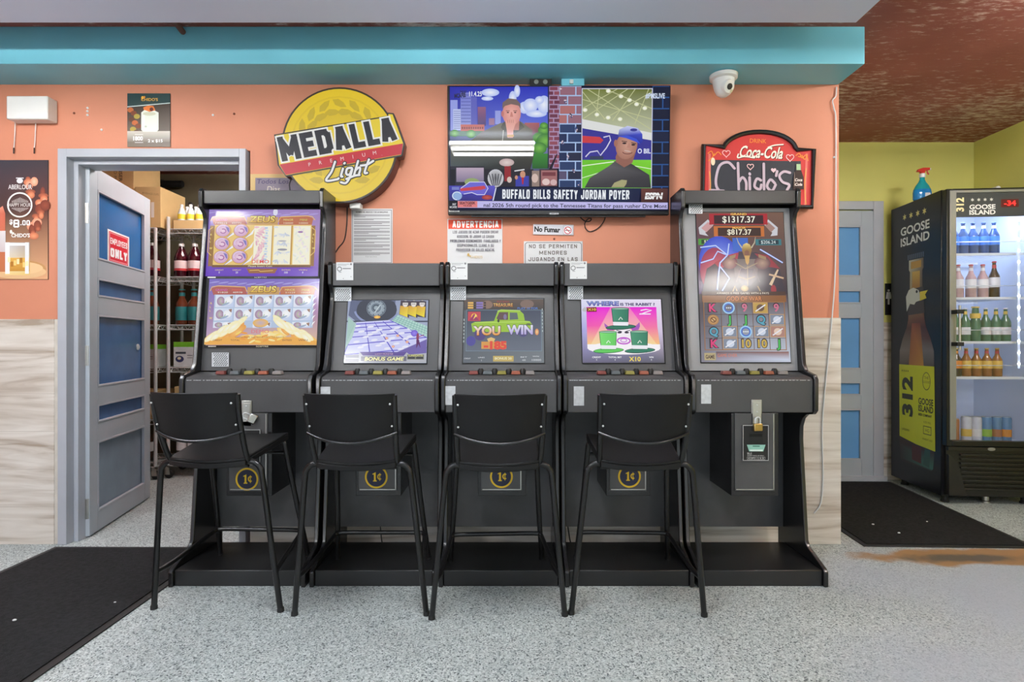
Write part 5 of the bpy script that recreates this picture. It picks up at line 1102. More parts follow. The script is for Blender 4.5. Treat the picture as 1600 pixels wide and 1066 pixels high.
# white box with two wires
a, b = at(9.5, 149.5, 3.0), at(74, 186, 3.0)
eb = empty('white_wall_box', ((a.x+b.x)/2, 3.03, b.z), 'plain white rectangular box with two loose wires, top left of the wall', 'wall box')
MB().box(a.x, b.x, 3.0, 3.069, b.z, a.z).build('cover', M['white'], eb, .006)
for x in (24, 56):
    MB().tube(smooth_path([at(x, 184, 3.04), at(x-.5, 200, 3.06), at(x-1.5, 222, 3.062), at(x-2.5, 232, 3.06)], 5), .0022, 6).build('wire', M['cap'], eb)
    MB().tube([at(x-2.5, 231, 3.06), at(x-2.6, 240, 3.06)], .003, 6).build('wire_end', M['dark'], eb)
# old wall plugs
for k, (x, y) in enumerate(((116, 177), (137, 169), (137, 174), (137, 180), (159, 203), (333, 180), (366, 178), (1303, 246), (866, 373.5))):
    o = MB().lathe([(.006, 0), (.006, .003), (.003, .006)], 10, M=Matrix.Rotation(R(90), 4, 'X')).build('wall_plug', M['cap'] if k not in (0, 6, 8) else M['rust']); o.location = at(x, y, 3.0695)
    tag(o, 'tiny plug left in a drilled hole of the orange wall', 'wall plug', 'wall plugs')

# arched chalkboard, drawn in its own crop (4.265 px per photo pixel)
DB = 3.035; CX2, CY2, K2 = 1060, 90, 4.265
def cb_(x, y, D=DB): return at(CX2+x/K2, CY2+y/K2, D)
c0 = cb_(530, 1000)
bd = empty('chalkboard', (c0.x, 3.05, c0.z), 'arched red and black chalkboard with a cola logo and pink chalk letters', 'chalkboard')
def outline(i):
    arcp = [(540+ (255-i)*cos(t)*1.0, 620+(-(138-i))*sin(t)) for t in [pi-pi*k/18 for k in range(1, 18)]]
    return [(150+i, 1000-i), (155+i, 570+i), (283+i*.3, 580+i)]+arcp+[(795-i*.3, 602+i), (915-i, 602+i), (902-i, 1010-i)]
MB().prism([(cb_(*q).x, cb_(*q).z) for q in outline(8)], DB+.004, 3.066, 'y').build('panel', M['dark'], bd, .001)
path = [cb_(q[0], q[1], DB+.002) for q in outline(13)]
MB().tube(path, .0125, 8, closed=True).build('frame_rail', M['edge'], bd)
p = Pic(); p.poly(outline(18), (206, 62, 60)); p.up(); p.poly([(200, 1000), (200, 640), (215, 640), (215, 1000)], (226, 120, 110)); p.poly([(835, 1000), (848, 640), (862, 640), (850, 1000)], (226, 120, 110))
p.poly([(215, 985), (215, 680), (245, 682), (770, 690), (815, 690), (812, 1000)], (54, 56, 64)); p.up()
p.text('DRINK', 530, 570, 28, (240, 150, 60), al='c', w=110, rot=-2)
for wd, cl, dx in ((0, (80, 20, 24), 4), (0, (250, 240, 226), 0)):
    p.text('Coca-Cola', 545+dx, 668+dx, 74, cl, al='c', w=290, sh=.22, bold=.02, rot=-2.5); p.line(smooth2([(400+dx, 640+dx), (395+dx, 668+dx), (440+dx, 660+dx), (510+dx, 670+dx)]), [4, 9, 9, 9, 9, 9, 9, 9, 9, 9, 9, 9, 9, 9, 9, 4], cl); p.line(smooth2([(595+dx, 600+dx), (640+dx, 585+dx), (700+dx, 580+dx)]), 8, cl); p.up()
for L in ([(195, 640), (220, 625), (235, 655), (262, 630), (285, 650)], [(200, 690), (225, 665), (240, 640)], [(780, 655), (805, 640), (822, 670), (850, 650), (862, 690)], [(820, 650), (840, 680), (858, 650)], [(795, 660), (820, 665)]): p.line(smooth2(L), 6, (236, 150, 60))
heart = lambda cx, cy, s_: [(cx+s_*16*sin(t)**3, cy-s_*(13*cos(t)-5*cos(2*t)-2*cos(3*t)-cos(4*t))) for t in [2*pi*k/24 for k in range(25)]]
for cx, cy, s_ in ((318, 640, 1.6), (742, 668, 1.6), (478, 728, 1.35)): p.line(heart(cx, cy, s_), 5, (246, 206, 206))
p.poly(heart(632, 752, 1.1)[:-1], (240, 206, 214)); p.up()
CH = (206, 186, 200)
for L in ([(372, 740), (330, 700), (275, 720), (250, 800), (252, 860), (280, 900)], [(210, 885), (300, 890)], [(395, 705), (400, 880)], [(402, 830), (425, 800), (448, 830), (450, 880)], [(472, 800), (474, 880)], [(472, 775), (474, 780)], [(548, 820), (520, 810), (505, 860), (540, 880), (550, 850)], [(566, 710), (568, 880)], [(640, 840), (610, 815), (588, 860), (620, 890), (645, 850)], [(740, 770), (700, 762), (670, 790), (690, 830), (735, 850), (720, 885)], [(655, 760), (648, 790)]):
    p.line(smooth2(L), 17, CH); p.ell(L[0][0], L[0][1], 8.5, 8.5, CH, n=10); p.ell(L[-1][0], L[-1][1], 8.5, 8.5, CH, n=10)
p.up(); p.poly([(782, 710), (812, 710), (814, 750), (830, 800), (832, 880), (758, 880), (764, 800), (780, 750)], (50, 34, 32)); p.poly([(783, 712), (811, 712), (812, 752), (784, 752)], (176, 206, 160)); p.up(); p.text('Coca', 796, 826, 18, (240, 226, 220), al='c', w=50, sh=.2, bold=.03).text('Cola', 796, 856, 18, (240, 226, 220), al='c', w=50, sh=.2, bold=.03); p.rect(768, 765, 772, 860, (150, 130, 120))
p.ell(228, 695, 14, 26, (246, 226, 196)); p.line(smooth2([(205, 760), (212, 850), (204, 980)]), 5, (240, 180, 90)); p.line(smooth2([(848, 740), (838, 850), (846, 980)]), 5, (240, 180, 90))
p.build('board_face', M['print'], (0, 0, 100, 100), cb_(0, 0, DB+.004), cb_(100, 0, DB+.004), cb_(0, 100, DB+.004), bd)

# dome camera under the beam
cc = empty('security_camera', (1.085, 2.955, 2.35), 'white dome security camera under the teal beam', 'security camera')
T_ = Matrix.Translation((1.085, 2.955, 2.446))
MB().lathe([(.060, 0), (.070, -.004), (.068, -.022), (.055, -.030), (.03, -.03)], 28, M=T_).build('mount_ring', M['white'], cc)
MB().lathe([(.056, -.028), (.052, -.05), (.046, -.075), (.036, -.098), (.018, -.112), (0, -.115)], 28, M=T_).build('dome', M['white'], cc)
Lm = Matrix.Translation((1.095, 2.922, 2.372)) @ Matrix.Rotation(R(25), 4, 'Z') @ Matrix.Rotation(R(112), 4, 'X')
MB().lathe([(.036, -.03), (.036, .004), (.031, .012), (0, .012)], 26, M=Lm).build('eyeball', M['white'], cc)
ln = MB().lathe([(.015, .011), (.015, .016), (.011, .017), (0, .0165)], 20, M=Lm).build('lens', M['dark'], cc)
for s in (-1, 1): MB().lathe([(.008, .0115), (.008, .0135), (0, .0135)], 14, M=Lm @ Matrix.Translation((s*.014, s*.014, 0)) if 0 else Lm @ Matrix.Translation((s*.004+.014, -.018+abs(s-1)*.01, 0))).build('infrared_lamp', M['steel'], cc)
# short painted pipe
pp = MB().tube([(-1.56, 2.50, 2.605), (-1.585, 2.60, 2.605), (-1.62, 2.836, 2.602)], .014, 12).build('painted_pipe', M['rust']); tag(pp, 'short brown painted pipe ending at the teal beam', 'pipe')
pp.data.transform(Matrix.Translation((1.6, -2.7, -2.59))); pp.location = (-1.6, 2.7, 2.59)

# floor mats
def floor_mat(name, pts, label):
    c = V((sum(p_[0] for p_ in pts)/4, sum(p_[1] for p_ in pts)/4, 0)); ro = empty(name, c, label, 'floor mat')
    MB().prism(pts, .0005, .006, 'z').build('mat_backing', M['rubber'], ro, .002)
    inn = [(c.x+(p_[0]-c.x)*(1-.03/abs(p_[0]-c.x)), c.y+(p_[1]-c.y)*(1-.03/abs(p_[1]-c.y))) for p_ in pts]
    MB().prism(inn, .006, .011, 'z').build('mat_pile', M['mat'], ro, .002)
    return ro
floor_mat('floor_mat', [(-2.40, .9), (-1.52, .9), (-1.512, 3.005), (-2.385, 3.01)], 'long black carpet mat on the floor in front of the storeroom door')
floor_mat('floor_mat', [(1.845, 3.02), (2.735, 2.99), (2.89, 4.40), (1.95, 4.42)], 'black carpet mat on the floor beside the tall fridge')
for k, (x, y) in enumerate(((-1.75, 1.95), (-1.9, 2.2), (-2.05, 2.15), (-1.73, 1.55), (-1.62, 2.35), (2.1, 3.35), (2.05, 3.72), (2.0, 3.66), (2.45, 3.4), (2.15, 3.2))):
    o = MB().sphere((0, 0, .003), .004+.002*(k % 2), 1.3, 1, .6, 8, 6).build('crumb', M['cap']); o.location = (x, y, .0112); tag(o, 'tiny pale crumb lying on a black floor mat', 'crumb', 'crumbs on the floor mats')
# sticker sign on the open door: lies on its top glass
MW = d1.matrix_basis
es = empty('employees_sign', (0, 0, 0), 'red and white sign stuck on the top glass of the open grey door', 'sign')
def dpt(s_, z_): return V((-2.315, 3.157, 0))+V((cos(ang), sin(ang), 0))*s_+V((sin(ang), -cos(ang), 0))*(-.0185)+V((0, 0, z_))
def dfit(px, py):
    t = (px-800)/F; s_ = (t*3.157+2.315)/(cos(ang)-t*sin(ang)); q = dpt(s_, 0); return s_, H-(py-533)*q.y/F
sA, zA = dfit(173.3, 357.5); sB, zB = dfit(206.3, 368.5); _, zC = dfit(173.3, 409)
es.location = dpt((sA+sB)/2, zC); es.rotation_euler.z = ang
hw = (sB-sA)/2; hh_ = zA-zC
MB().box(-hw, hw, -.0015, 0, 0, hh_).build('plate', M['paper'], es, 0, local=True)
p = Pic(); p.rect(0, 0, 100, 100, (240, 240, 242)); p.up(); p.rect(5, 5, 95, 95, (206, 30, 50)); p.up(); p.frame(8, 8, 92, 92, 1.5, (236, 200, 206)); p.block('EMPLOYEES', 50, 42, 19, (246, 246, 248), al='c', w=78, t=.17).block('ONLY', 50, 82, 28, (248, 248, 250), al='c', w=78, t=.26)
p.build('sign_print', M['print'], (0, 0, 100, 100), (-hw, -.0015, hh_), (hw, -.0015, hh_), (-hw, -.0015, 0), es, local=True)

# ---------------------------------------------------------------- glass-door fridge
FRZ = -R(5.2); FW, FD, FT = .605, .64, 2.085
fg = empty('drinks_fridge', (2.848, 3.78, 0), 'tall black glass-door drinks fridge with a beer bottle printed on its side', 'fridge', None, FRZ)
FM = Matrix.Translation(fg.location) @ Matrix.Rotation(FRZ, 4, 'Z')
ZB = .05
GX0, GX1, GZ0, GZ1 = .062, FW-.070, .432, 2.05       # glass opening
sh = MB().box(0, .03, .05, FD, ZB, FT).box(FW-.03, FW, .05, FD, ZB, FT).box(.03, FW-.03, .05, FD, FT-.04, FT).box(.03, FW-.03, FD-.03, FD, ZB, FT-.04).box(.03, FW-.03, .05, FD-.03, ZB, .40)
sh.build('cabinet_shell', M['fridge'], fg, .004, local=True)
ln_ = MB().box(.03, .034, .06, FD-.03, .40, FT-.04).box(FW-.034, FW-.03, .06, FD-.03, .40, FT-.04).box(.034, FW-.034, FD-.034, FD-.03, .40, FT-.04).box(.034, FW-.034, .06, FD-.034, .40, .404).box(.034, FW-.034, .06, FD-.034, FT-.044, FT-.04)
ln_.build('liner', M['fwhite'], fg, local=True)
dr = MB().box(.004, .04, .0, .046, .39, FT-.006).box(FW-.04, FW-.004, 0, .046, .39, FT-.006).box(.04, FW-.04, 0, .046, .39, .425).box(.04, FW-.04, 0, .046, FT-.02, FT-.006)
door = dr.build('door', M['fridge'], fg, .004, local=True)
tr = MB().box(.022, GX0, -.004, .01, GZ0, FT-.018).box(GX1, FW-.022, -.004, .01, GZ0, FT-.018).box(GX0, GX1, -.004, .01, GZ1, FT-.018)
tr.build('door_trim', M['fsilver'], door, .002, local=True)
MB().box(GX0-.01, GX1+.01, .012, .018, GZ0-.01, GZ1+.006).build('door_glass', M['clear'], door, local=True)
HZ0 = GZ1-.158
hp = MB().box(GX0, GX1, .004, .011, HZ0, GZ1).build('header_panel', mat('header_print_ground', (58, 62, 68), .3), door, local=True)
def fpx(px, py, u0=1492.0): return px, py
# header art in photo-pixel units, x from the trim edge (1492) to its right edge
HR = (1492, 305, 1492+(GX1-GX0)*900/3.78, 305+.158*900/3.77)
p = Pic(); [p.stars(1516.5+k*9.2, 316, 3, (206, 206, 206)) for k in range(4)]
p.text('GOOSE', 1512, 330.5, 6.8, (238, 238, 238), w=38, bold=.03).text('ISLAND', 1512, 339, 6.8, (238, 238, 238), w=38, bold=.03)
p.text('312', 1503.5, 334, 10.5, (232, 222, 176), w=22, rot=90, bold=.04); p.rect(1558, 316, 1583.5, 328.5, (84, 16, 24)); p.up()
p.build('header_print', M['gloss'], HR, (GX0, .004, GZ1), (GX1, .004, GZ1), (GX0, .004, HZ0), hp, local=True)
p = Pic(); p.text('-34', 1570.5, 326, 7.4, (255, 50, 60), al='c', w=17, bold=.02)
p.build('temperature_display', M['digit'], HR, (GX0, .004, GZ1), (GX1, .004, GZ1), (GX0, .004, HZ0), hp, local=True, lift=.003)
hn = MB().tube([(.05, -.055, 1.02), (.05, -.055, 1.31)], .007, 10).build('door_handle', M['steel'], door, local=True)
for z in (1.06, 1.27): MB().box(.030, .072, -.064, .0, z-.013, z+.013).build('handle_bracket', M['rubber'], hn, .003, local=True)
# lit strip down the right of the glass
st_ = MB().box(GX1-.082, GX1-.067, .022, .034, .9, 1.86).build('light_strip', M['fwhite'], fg, local=True)
for k in range(13):
    MB().sphere((GX1-.0745, .0205, .93+k*.074), .0068, 1, .5, 1, 10, 6).build('led', M['led'], st_, local=True)
# top lamp of the cooler
MB().box(.08, FW-.08, .07, .10, FT-.058, FT-.046).build('top_light', M['led'], fg, local=True)
SHZ = [1.665, 1.372, 1.078, .842]; 
for k, z in enumerate(SHZ):
    s = MB()
    s.box(.036, FW-.036, .075, .085, z-.016, z).box(.036, FW-.036, .56, .57, z-.016, z)
    for j in range(17): s.tube([(.045+j*.0355, .08, z-.003), (.045+j*.0355, .565, z-.003)], .0026, 6)
    so = s.build('shelf', M['cap'], fg, local=True)
    MB().tube([(.04, .078, z+.075), (FW-.04, .078, z+.075)], .0028, 6).tube([(.04, .078, z), (.04, .078, z+.075)], .0028, 6).tube([(FW-.04, .078, z), (FW-.04, .078, z+.075)], .0028, 6).build('guard_rail', M['chrome'], so, local=True)
# grille and feet
g = MB()
for k in range(9):
    z = .10+k*.028; g.box(.10, FW-.02, .012, .05, z, z+.013)
g.box(.02, FW-.01, .03, .055, .06, .385).box(.02, FW-.01, .008, .03, .36, .385)
g.build('kick_grille', M['grille'], fg, .002, local=True)
MB().prism([(.02, .065), (.13, .065), (.075, .29), (.02, .335)], .0, .03, 'y').build('grille_corner', M['grille'], fg, .004, local=True)
b_ = MB().lathe([(.016, -.003), (.016, 0), (.001, .002)], 18, M=Matrix.Translation((.285, .008, .373)) @ Matrix.Rotation(R(90), 4, 'X') @ Matrix.Diagonal((1.5, .7, 1, 1))).build('maker_badge', M['fsilver'], fg, local=True)
for x, y in ((.055, .1), (.31, .1), (FW-.055, .1), (.055, FD-.08), (FW-.055, FD-.08)):
    MB().lathe([(.026, 0), (.026, .012), (.02, .016), (.02, .06)], 16, (x, y, 0)).build('foot', M['steel'] if x == .31 else M['rubber'], fg, local=True)
# printed side: u runs from the back (0) to the front (.64), heights in metres
p = Pic(); U = lambda px: 4.42/(1)*0+0
def su(px):       # photo column on the side face -> distance from the back edge
    t = (px-800)/F; c_, s_ = cos(FRZ), sin(FRZ)      # point on side: (2.848 - s*v, 3.78 + c*v)
    v = (2.848-t*3.78)/(t*c_+s_) ; return FD-v
def sz(px, py):
    v = FD-su(px); D = 3.78+cos(FRZ)*v; return H-(py-533)*D/F
q = lambda px, py: (su(px), -sz(px, py))
for x, y in ((1413.5, 339.5), (1423.5, 336.5), (1434, 333.3), (1444.5, 329.8)): c = q(x, y); p.stars(c[0], c[1], .026, (226, 214, 140))
for t, yl, yr in (('GOOSE', 368, 357), ('ISLAND', 385, 374.5)):
    a = q(1407.5, yl); b = q(1452.5, yr); p.text(t, a[0], (a[1]+b[1])/2, .058, (240, 240, 242), w=b[0]-a[0], bold=.025)
cu = su(1431.5)
# bottle: cap, neck, shoulder, body
def zz(py): return -sz(1431, py)
prof = [(.085, 405), (.085, 420), (.072, 424), (.074, 455), (.095, 500), (.115, 512), (.165, 530), (.2, 548), (.205, 580), (.205, 700), (.19, 724), (.17, 728)]
Lp = [(cu-r_, zz(y)) for r_, y in prof]; Rp = [(cu+r_, zz(y)) for r_, y in reversed(prof)]
p.poly(Lp+Rp, (96, 52, 36), [(200, 196, 176), (200, 196, 176), (190, 180, 150), (170, 150, 120), (120, 80, 60), (90, 56, 44), (110, 96, 90), (130, 120, 116), (60, 40, 34), (50, 34, 30), (40, 30, 30), (40, 30, 30)]+[(40, 30, 30), (60, 120, 110), (70, 40, 34), (60, 36, 30), (120, 110, 110), (96, 60, 50), (80, 40, 34), (110, 60, 40), (90, 70, 60), (120, 100, 90), (120, 100, 80), (110, 90, 70)]); p.up()
p.poly([(cu-.05, zz(505)), (cu+.05, zz(505)), (cu+.09, zz(575)), (cu-.09, zz(575))], (120, 56, 36), [(150, 76, 56), (120, 60, 44), (196, 140, 50), (170, 110, 50)]); p.poly([(cu-.05, zz(697)), (cu+.06, zz(697)), (cu+.06, zz(722)), (cu-.05, zz(720))], (86, 36, 28)); p.poly([(cu+.1, zz(697)), (cu+.16, zz(697)), (cu+.15, zz(724)), (cu+.08, zz(722))], (50, 84, 76)); p.up()
for k in range(9): p.rect(cu-.10+k*.022, zz(396), cu-.086+k*.022, zz(404), (88, 96, 116))
p.rect(cu-.06, zz(408), cu+.06, zz(419), (196, 150, 70)); p.rect(cu-.045, zz(424), cu+.045, zz(450), (214, 176, 90), (170, 120, 60)); p.up()
p.poly([(cu-.083, zz(452)), (cu+.083, zz(449)), (cu+.10, zz(490)), (cu-.098, zz(492))], (64, 56, 60)); p.up()
hd_ = [(-.11, 486), (-.12, 462), (-.085, 452), (-.03, 449), (.03, 454), (.05, 462), (.055, 470), (.0, 472), (-.02, 476), (-.07, 474), (-.09, 480)]
p.poly([(cu+a_, zz(b_2)) for a_, b_2 in hd_], (214, 214, 212)); p.poly([(cu+.045, zz(457)), (cu+.135, zz(456)), (cu+.105, zz(462)), (cu+.12, zz(468)), (cu+.045, zz(471))], (226, 206, 60)); p.up(); p.ell(cu+.01, zz(456), .012, .011, (30, 30, 30))
# yellow label
yl = [(-.205, zz(571)), (.205, zz(571)), (.215, zz(697)), (0, zz(694)), (-.2, zz(688))]
p.poly([(cu+a_, b_2) for a_, b_2 in yl], (206, 210, 22)); p.up(); BK = (44, 48, 24)
p.text('312', cu-.045, zz(653), .115, BK, w=.29, rot=90, bold=.05); p.arc(cu+.12, zz(594), .042, .06, .006, (96, 100, 20))
for t, y, h, w_ in (('GOOSE', 630, .042, .165), ('ISLAND', 641, .042, .165), ('BEER COMPANY', 648, .016, .15)): p.text(t, cu+.03, zz(y), h, BK, w=w_, bold=.03)
p.frame(cu+.085, zz(662), cu+.175, zz(675), .006, (96, 100, 20)); p.text('HG', cu+.13, zz(671), .022, (96, 100, 20), al='c'); p.text('4.2% VOL', cu+.13, zz(658), .014, (96, 100, 20), al='c').text('WHEAT ALE', cu+.13, zz(684), .014, (96, 100, 20), al='c').text('URBAN', cu-.17, zz(677), .016, (96, 100, 20), w=.09).text('THE', cu+.12, zz(591), .02, (96, 100, 20), al='c').text('GOOSE', cu+.12, zz(597), .016, (96, 100, 20), al='c')
[p.stars(cu-.165+k*.024, zz(581), .009, (96, 100, 20)) for k in range(4)]
p.build('side_print', M['gloss'], (0, -2, FD, -1), (0, FD, 2), (0, 0, 2), (0, FD, 1), fg, local=True)

# bottles and cans inside, each standing on its shelf
def bottle_proto(name, h, r, glass, label_c, cap_c, lab=(.28, .55), neck=.30, label=None, cat='bottle', group=None, art=None, neckband=None):
    ro = empty(name, (0, 0, 0), label, cat, group)
    prof = [(r*.9, 0), (r, .006), (r, h*.55), (r*.93, h*.61), (r*.5, h*.74), (r*neck*1.25, h*.82), (r*neck*1.1, h*.95), (r*neck*1.25, h*.965), (r*neck*1.25, h*.98)]
    MB().lathe(prof, 16).build('glass_body', glass, ro, local=True)
    MB().lathe([(r*neck*1.45, h*.962), (r*neck*1.45, h*.985), (r*neck*1.2, h)], 14).build('cap', cap_c, ro, local=True)
    MB().lathe([(r*1.015, h*lab[0]), (r*1.02, h*lab[0]+.001), (r*1.02, h*lab[1]), (r*1.0, h*lab[1]+.0005)], 16).build('label_wrap', label_c, ro, local=True)
    if neckband: MB().lathe([(r*neck*1.32, h*.80), (r*neck*1.32, h*.9)], 14).build('neck_band', neckband, ro, local=True)
    return ro
def can_proto(h, r, side, lid, label, group, band=None):
    ro = empty('drink_can', (0, 0, 0), label, 'can', group)
    MB().lathe([(r*.8, 0), (r, .01), (r, h-.012), (r*.86, h-.002)], 18).build('can_body', side, ro, local=True)
    l_ = MB().lathe([(r*.88, h-.003), (r*.88, h), (r*.8, h-.003), (0, h-.004)], 18).build('can_lid', lid, ro, local=True)
    if band: MB().lathe([(r*1.012, h*.2), (r*1.012, h*.5)], 18).build('can_band', band, ro, local=True)
    return ro
used = set()
def put(proto, loc, rz=0, label=None):
    o = copy_tree(proto) if proto.name in used else proto
    used.add(proto.name); o.location = loc; o.rotation_euler.z = rz
    if label: o['label'] = label
    return o
def fl(x, y, z): return FM @ V((x, y, z))
LQ = dict(blue=liquid('blue_bottle_glass', (30, 66, 120)), rose=liquid('pale_rose_glass', (186, 150, 150)), green=liquid('green_bottle_glass', (70, 110, 84)), amber=liquid('amber_bottle_glass', (150, 92, 44)), dark=liquid('dark_brown_glass', (58, 36, 26)))
LB = dict(blue=liquid('sky_blue_label', (60, 130, 220), .5), white=liquid('white_label', (232, 228, 228), .5), gold=liquid('gold_label', (226, 186, 84), .4), orange=liquid('orange_label', (226, 140, 46), .5), red=liquid('red_label', (190, 50, 56), .5), green=liquid('lime_label', (150, 190, 70), .5), grey=liquid('pale_can_print', (206, 206, 216), .4), teal=liquid('blue_can_print', (84, 130, 176), .4), tan=liquid('brown_can_print', (176, 106, 70), .4))
pr = bottle_proto('beer_bottle', .215, .031, LQ['blue'], LB['blue'], LQ['blue'], label='dark blue beer bottle with a sky-blue label on the top fridge shelf', group='blue bottles on the top fridge shelf', neckband=LB['white'])
for x in (.135, .195, .258, .325, .39): put(pr, fl(x, .14, SHZ[0]))
put(bottle_proto('beer_bottle', .215, .031, LQ['dark'], LQ['dark'], LQ['dark'], label='plain dark bottle at the left end of the top fridge shelf'), fl(.075, .145, SHZ[0]))
pr = bottle_proto('cooler_bottle', .225, .031, LQ['rose'], LB['white'], LB['red'], label='pale pink bottle with a white label on the second fridge shelf', group='pale pink bottles on the second fridge shelf', neckband=LB['white'])
for x in (.085, .165, .245, .32): put(pr, fl(x, .14, SHZ[1]))
put(bottle_proto('cooler_bottle', .245, .031, LQ['dark'], LB['white'], LB['red'], label='dark reddish bottle with a white label, right end of the second fridge shelf', neckband=LB['red']), fl(.392, .14, SHZ[1]))
pr = bottle_proto('beer_bottle', .225, .03, LQ['green'], LB['white'], LB['white'], lab=(.2, .42), label='clear green bottle on the third fridge shelf', group='green bottles on the third fridge shelf', neckband=LB['gold'])
for x in (.085, .15, .215, .345, .41, .47): put(pr, fl(x, .15, SHZ[2]))
put(bottle_proto('beer_bottle', .235, .03, LQ['green'], LB['gold'], LB['gold'], lab=(.66, .8), neck=.55, label='green bottle with gold foil round its neck on the third fridge shelf'), fl(.28, .15, SHZ[2]))
pr = bottle_proto('beer_bottle', .19, .031, LQ['dark'], LB['orange'], LB['gold'], label='dark bottle with an orange label on the fourth fridge shelf', group='dark orange-label bottles on the fourth fridge shelf', neckband=LB['orange'])
for x in (.082, .152): put(pr, fl(x, .14, SHZ[3]))
pr = bottle_proto('beer_bottle', .19, .029, LQ['amber'], LB['gold'], LB['gold'], label='amber bottle on the fourth fridge shelf', group='amber bottles on the fourth fridge shelf', neckband=LB['red'])
for x in (.215, .28, .345, .41): put(pr, fl(x, .14, SHZ[3]))
cans = [(.082, LB['red'], LB['white'], 'red can at the left end of the fridge floor'), (.145, LB['tan'], None, 'slim copper-coloured can on the fridge floor'), (.215, LB['grey'], LB['gold'], 'pale grey can with a gold band, left of its twin'), (.279, LB['grey'], LB['white'], 'pale grey can with a white band on the fridge floor'), (.342, LB['teal'], LB['green'], 'blue can with a lime-green band on the fridge floor'), (.405, LB['teal'], LB['tan'], 'blue can with a brown band on the fridge floor'), (.466, LB['teal'], LB['orange'], 'blue can with an orange band at the right end of the fridge floor')]
for x, a_, b2, lb in cans:
    put(can_proto(.165 if 'slim' not in lb else .15, .0305 if 'slim' not in lb else .024, a_, M['steel'], lb, 'cans on the fridge floor', b2), fl(x, .14, .4045))

# on top of the fridge
v = at(1441, 309.5, 4.12)
sb = empty('spray_bottle', (v.x, 4.12, FT+.001), 'blue window-cleaner spray bottle with a red trigger on top of the fridge', 'spray bottle')
LQ['cleaner'] = liquid('blue_cleaner', (24, 120, 190), .1); LQ['clearteal'] = liquid('teal_plastic', (30, 150, 160), .12)
El = Matrix.Diagonal((1, .6, 1, 1))
MB().lathe([(.058, 0), (.064, .006), (.064, .055), (.060, .075)], 20, M=El).build('bottle_body', LQ['cleaner'], sb, local=True)
MB().lathe([(.060, .0752), (.045, .105), (.026, .13), (.018, .15), (.018, .165)], 20, M=El).build('bottle_neck', LQ['clearteal'], sb, local=True)
MB().box(-.006, .03, -.0395, -.036, .012, .046).build('bottle_label', M['sticker'], sb, local=True)
MB().lathe([(.02, .163), (.02, .188), (.015, .192)], 14).build('collar', M['cap'], sb, local=True)
MB().prism([(-.04, .205), (-.03, .222), (.0, .232), (.05, .232), (.05, .216), (.02, .214), (.012, .192), (-.012, .192), (-.016, .203)], -.011, .011, 'y').build('trigger_head', M['red'], sb, .003, local=True)
MB().tube(smooth_path([(.034, 0, .216), (.036, 0, .2), (.046, 0, .186)], 4), .005, 8).build('trigger', M['red'], sb, local=True)
MB().lathe([(.008, .0), (.008, .008)], 10, M=Matrix.Translation((.05, 0, .224)) @ Matrix.Rotation(R(90), 4, 'Y')).build('nozzle', M['cap'], sb, local=True)
def stick(name, a_, b2, r, m, label, cat):
    a_, b2 = V(a_), V(b2); o = MB().tube([a_, b2], r, 12).build(name, M[m]); c = V(((a_.x+b2.x)/2, (a_.y+b2.y)/2, min(a_.z, b2.z)-r)); o.data.transform(Matrix.Translation(-c)); o.location = c; return tag(o, label, cat)
def ft(px, D, r): return ((px-800)*D/F, D, FT+r+.001)
stick('paper_roll', ft(1560, 3.86, .017), ft(1530, 4.02, .017), .017, 'paper', 'white paper roll lying on top of the fridge', 'paper roll')
stick('baton', ft(1572, 3.87, .008), ft(1552, 4.15, .008), .008, 'rubber', 'short black stick on top of the fridge beside the paper roll', 'stick')
stick('baton', ft(1593, 3.86, .008), ft(1568, 4.0, .008), .008, 'brass', 'thin metal tube on top of the fridge at its right', 'tube')
tw = empty('wiping_cloth', (ft(1428, 4.06, 0)[0], 4.06, FT+.001), 'small pale cloth lying at the left edge of the fridge top', 'cloth')
# restroom sign on the green wall
X_, Z_ = (1384-800)*4.485/F, H
s = board('restroom_sign', 'small black restroom sign with a white figure, half behind the fridge', 'sign', (1383, 443, 1402, 492.5), 4.484, .004, M['dark'])
p = Pic(); p.ell(1388.5, 454, 1.8, 1.8, (236, 236, 236)); p.poly([(1385.5, 456.5), (1391.5, 456.5), (1393, 467), (1390, 467), (1390, 476), (1387, 476), (1387, 467), (1384, 467)], (236, 236, 236))
front(p, 'sign_print', M['print'], (1383, 443, 1402, 492.5), (1383, 443, 1402, 492.5), 4.484, s)
bpy.data.objects.remove(tw)

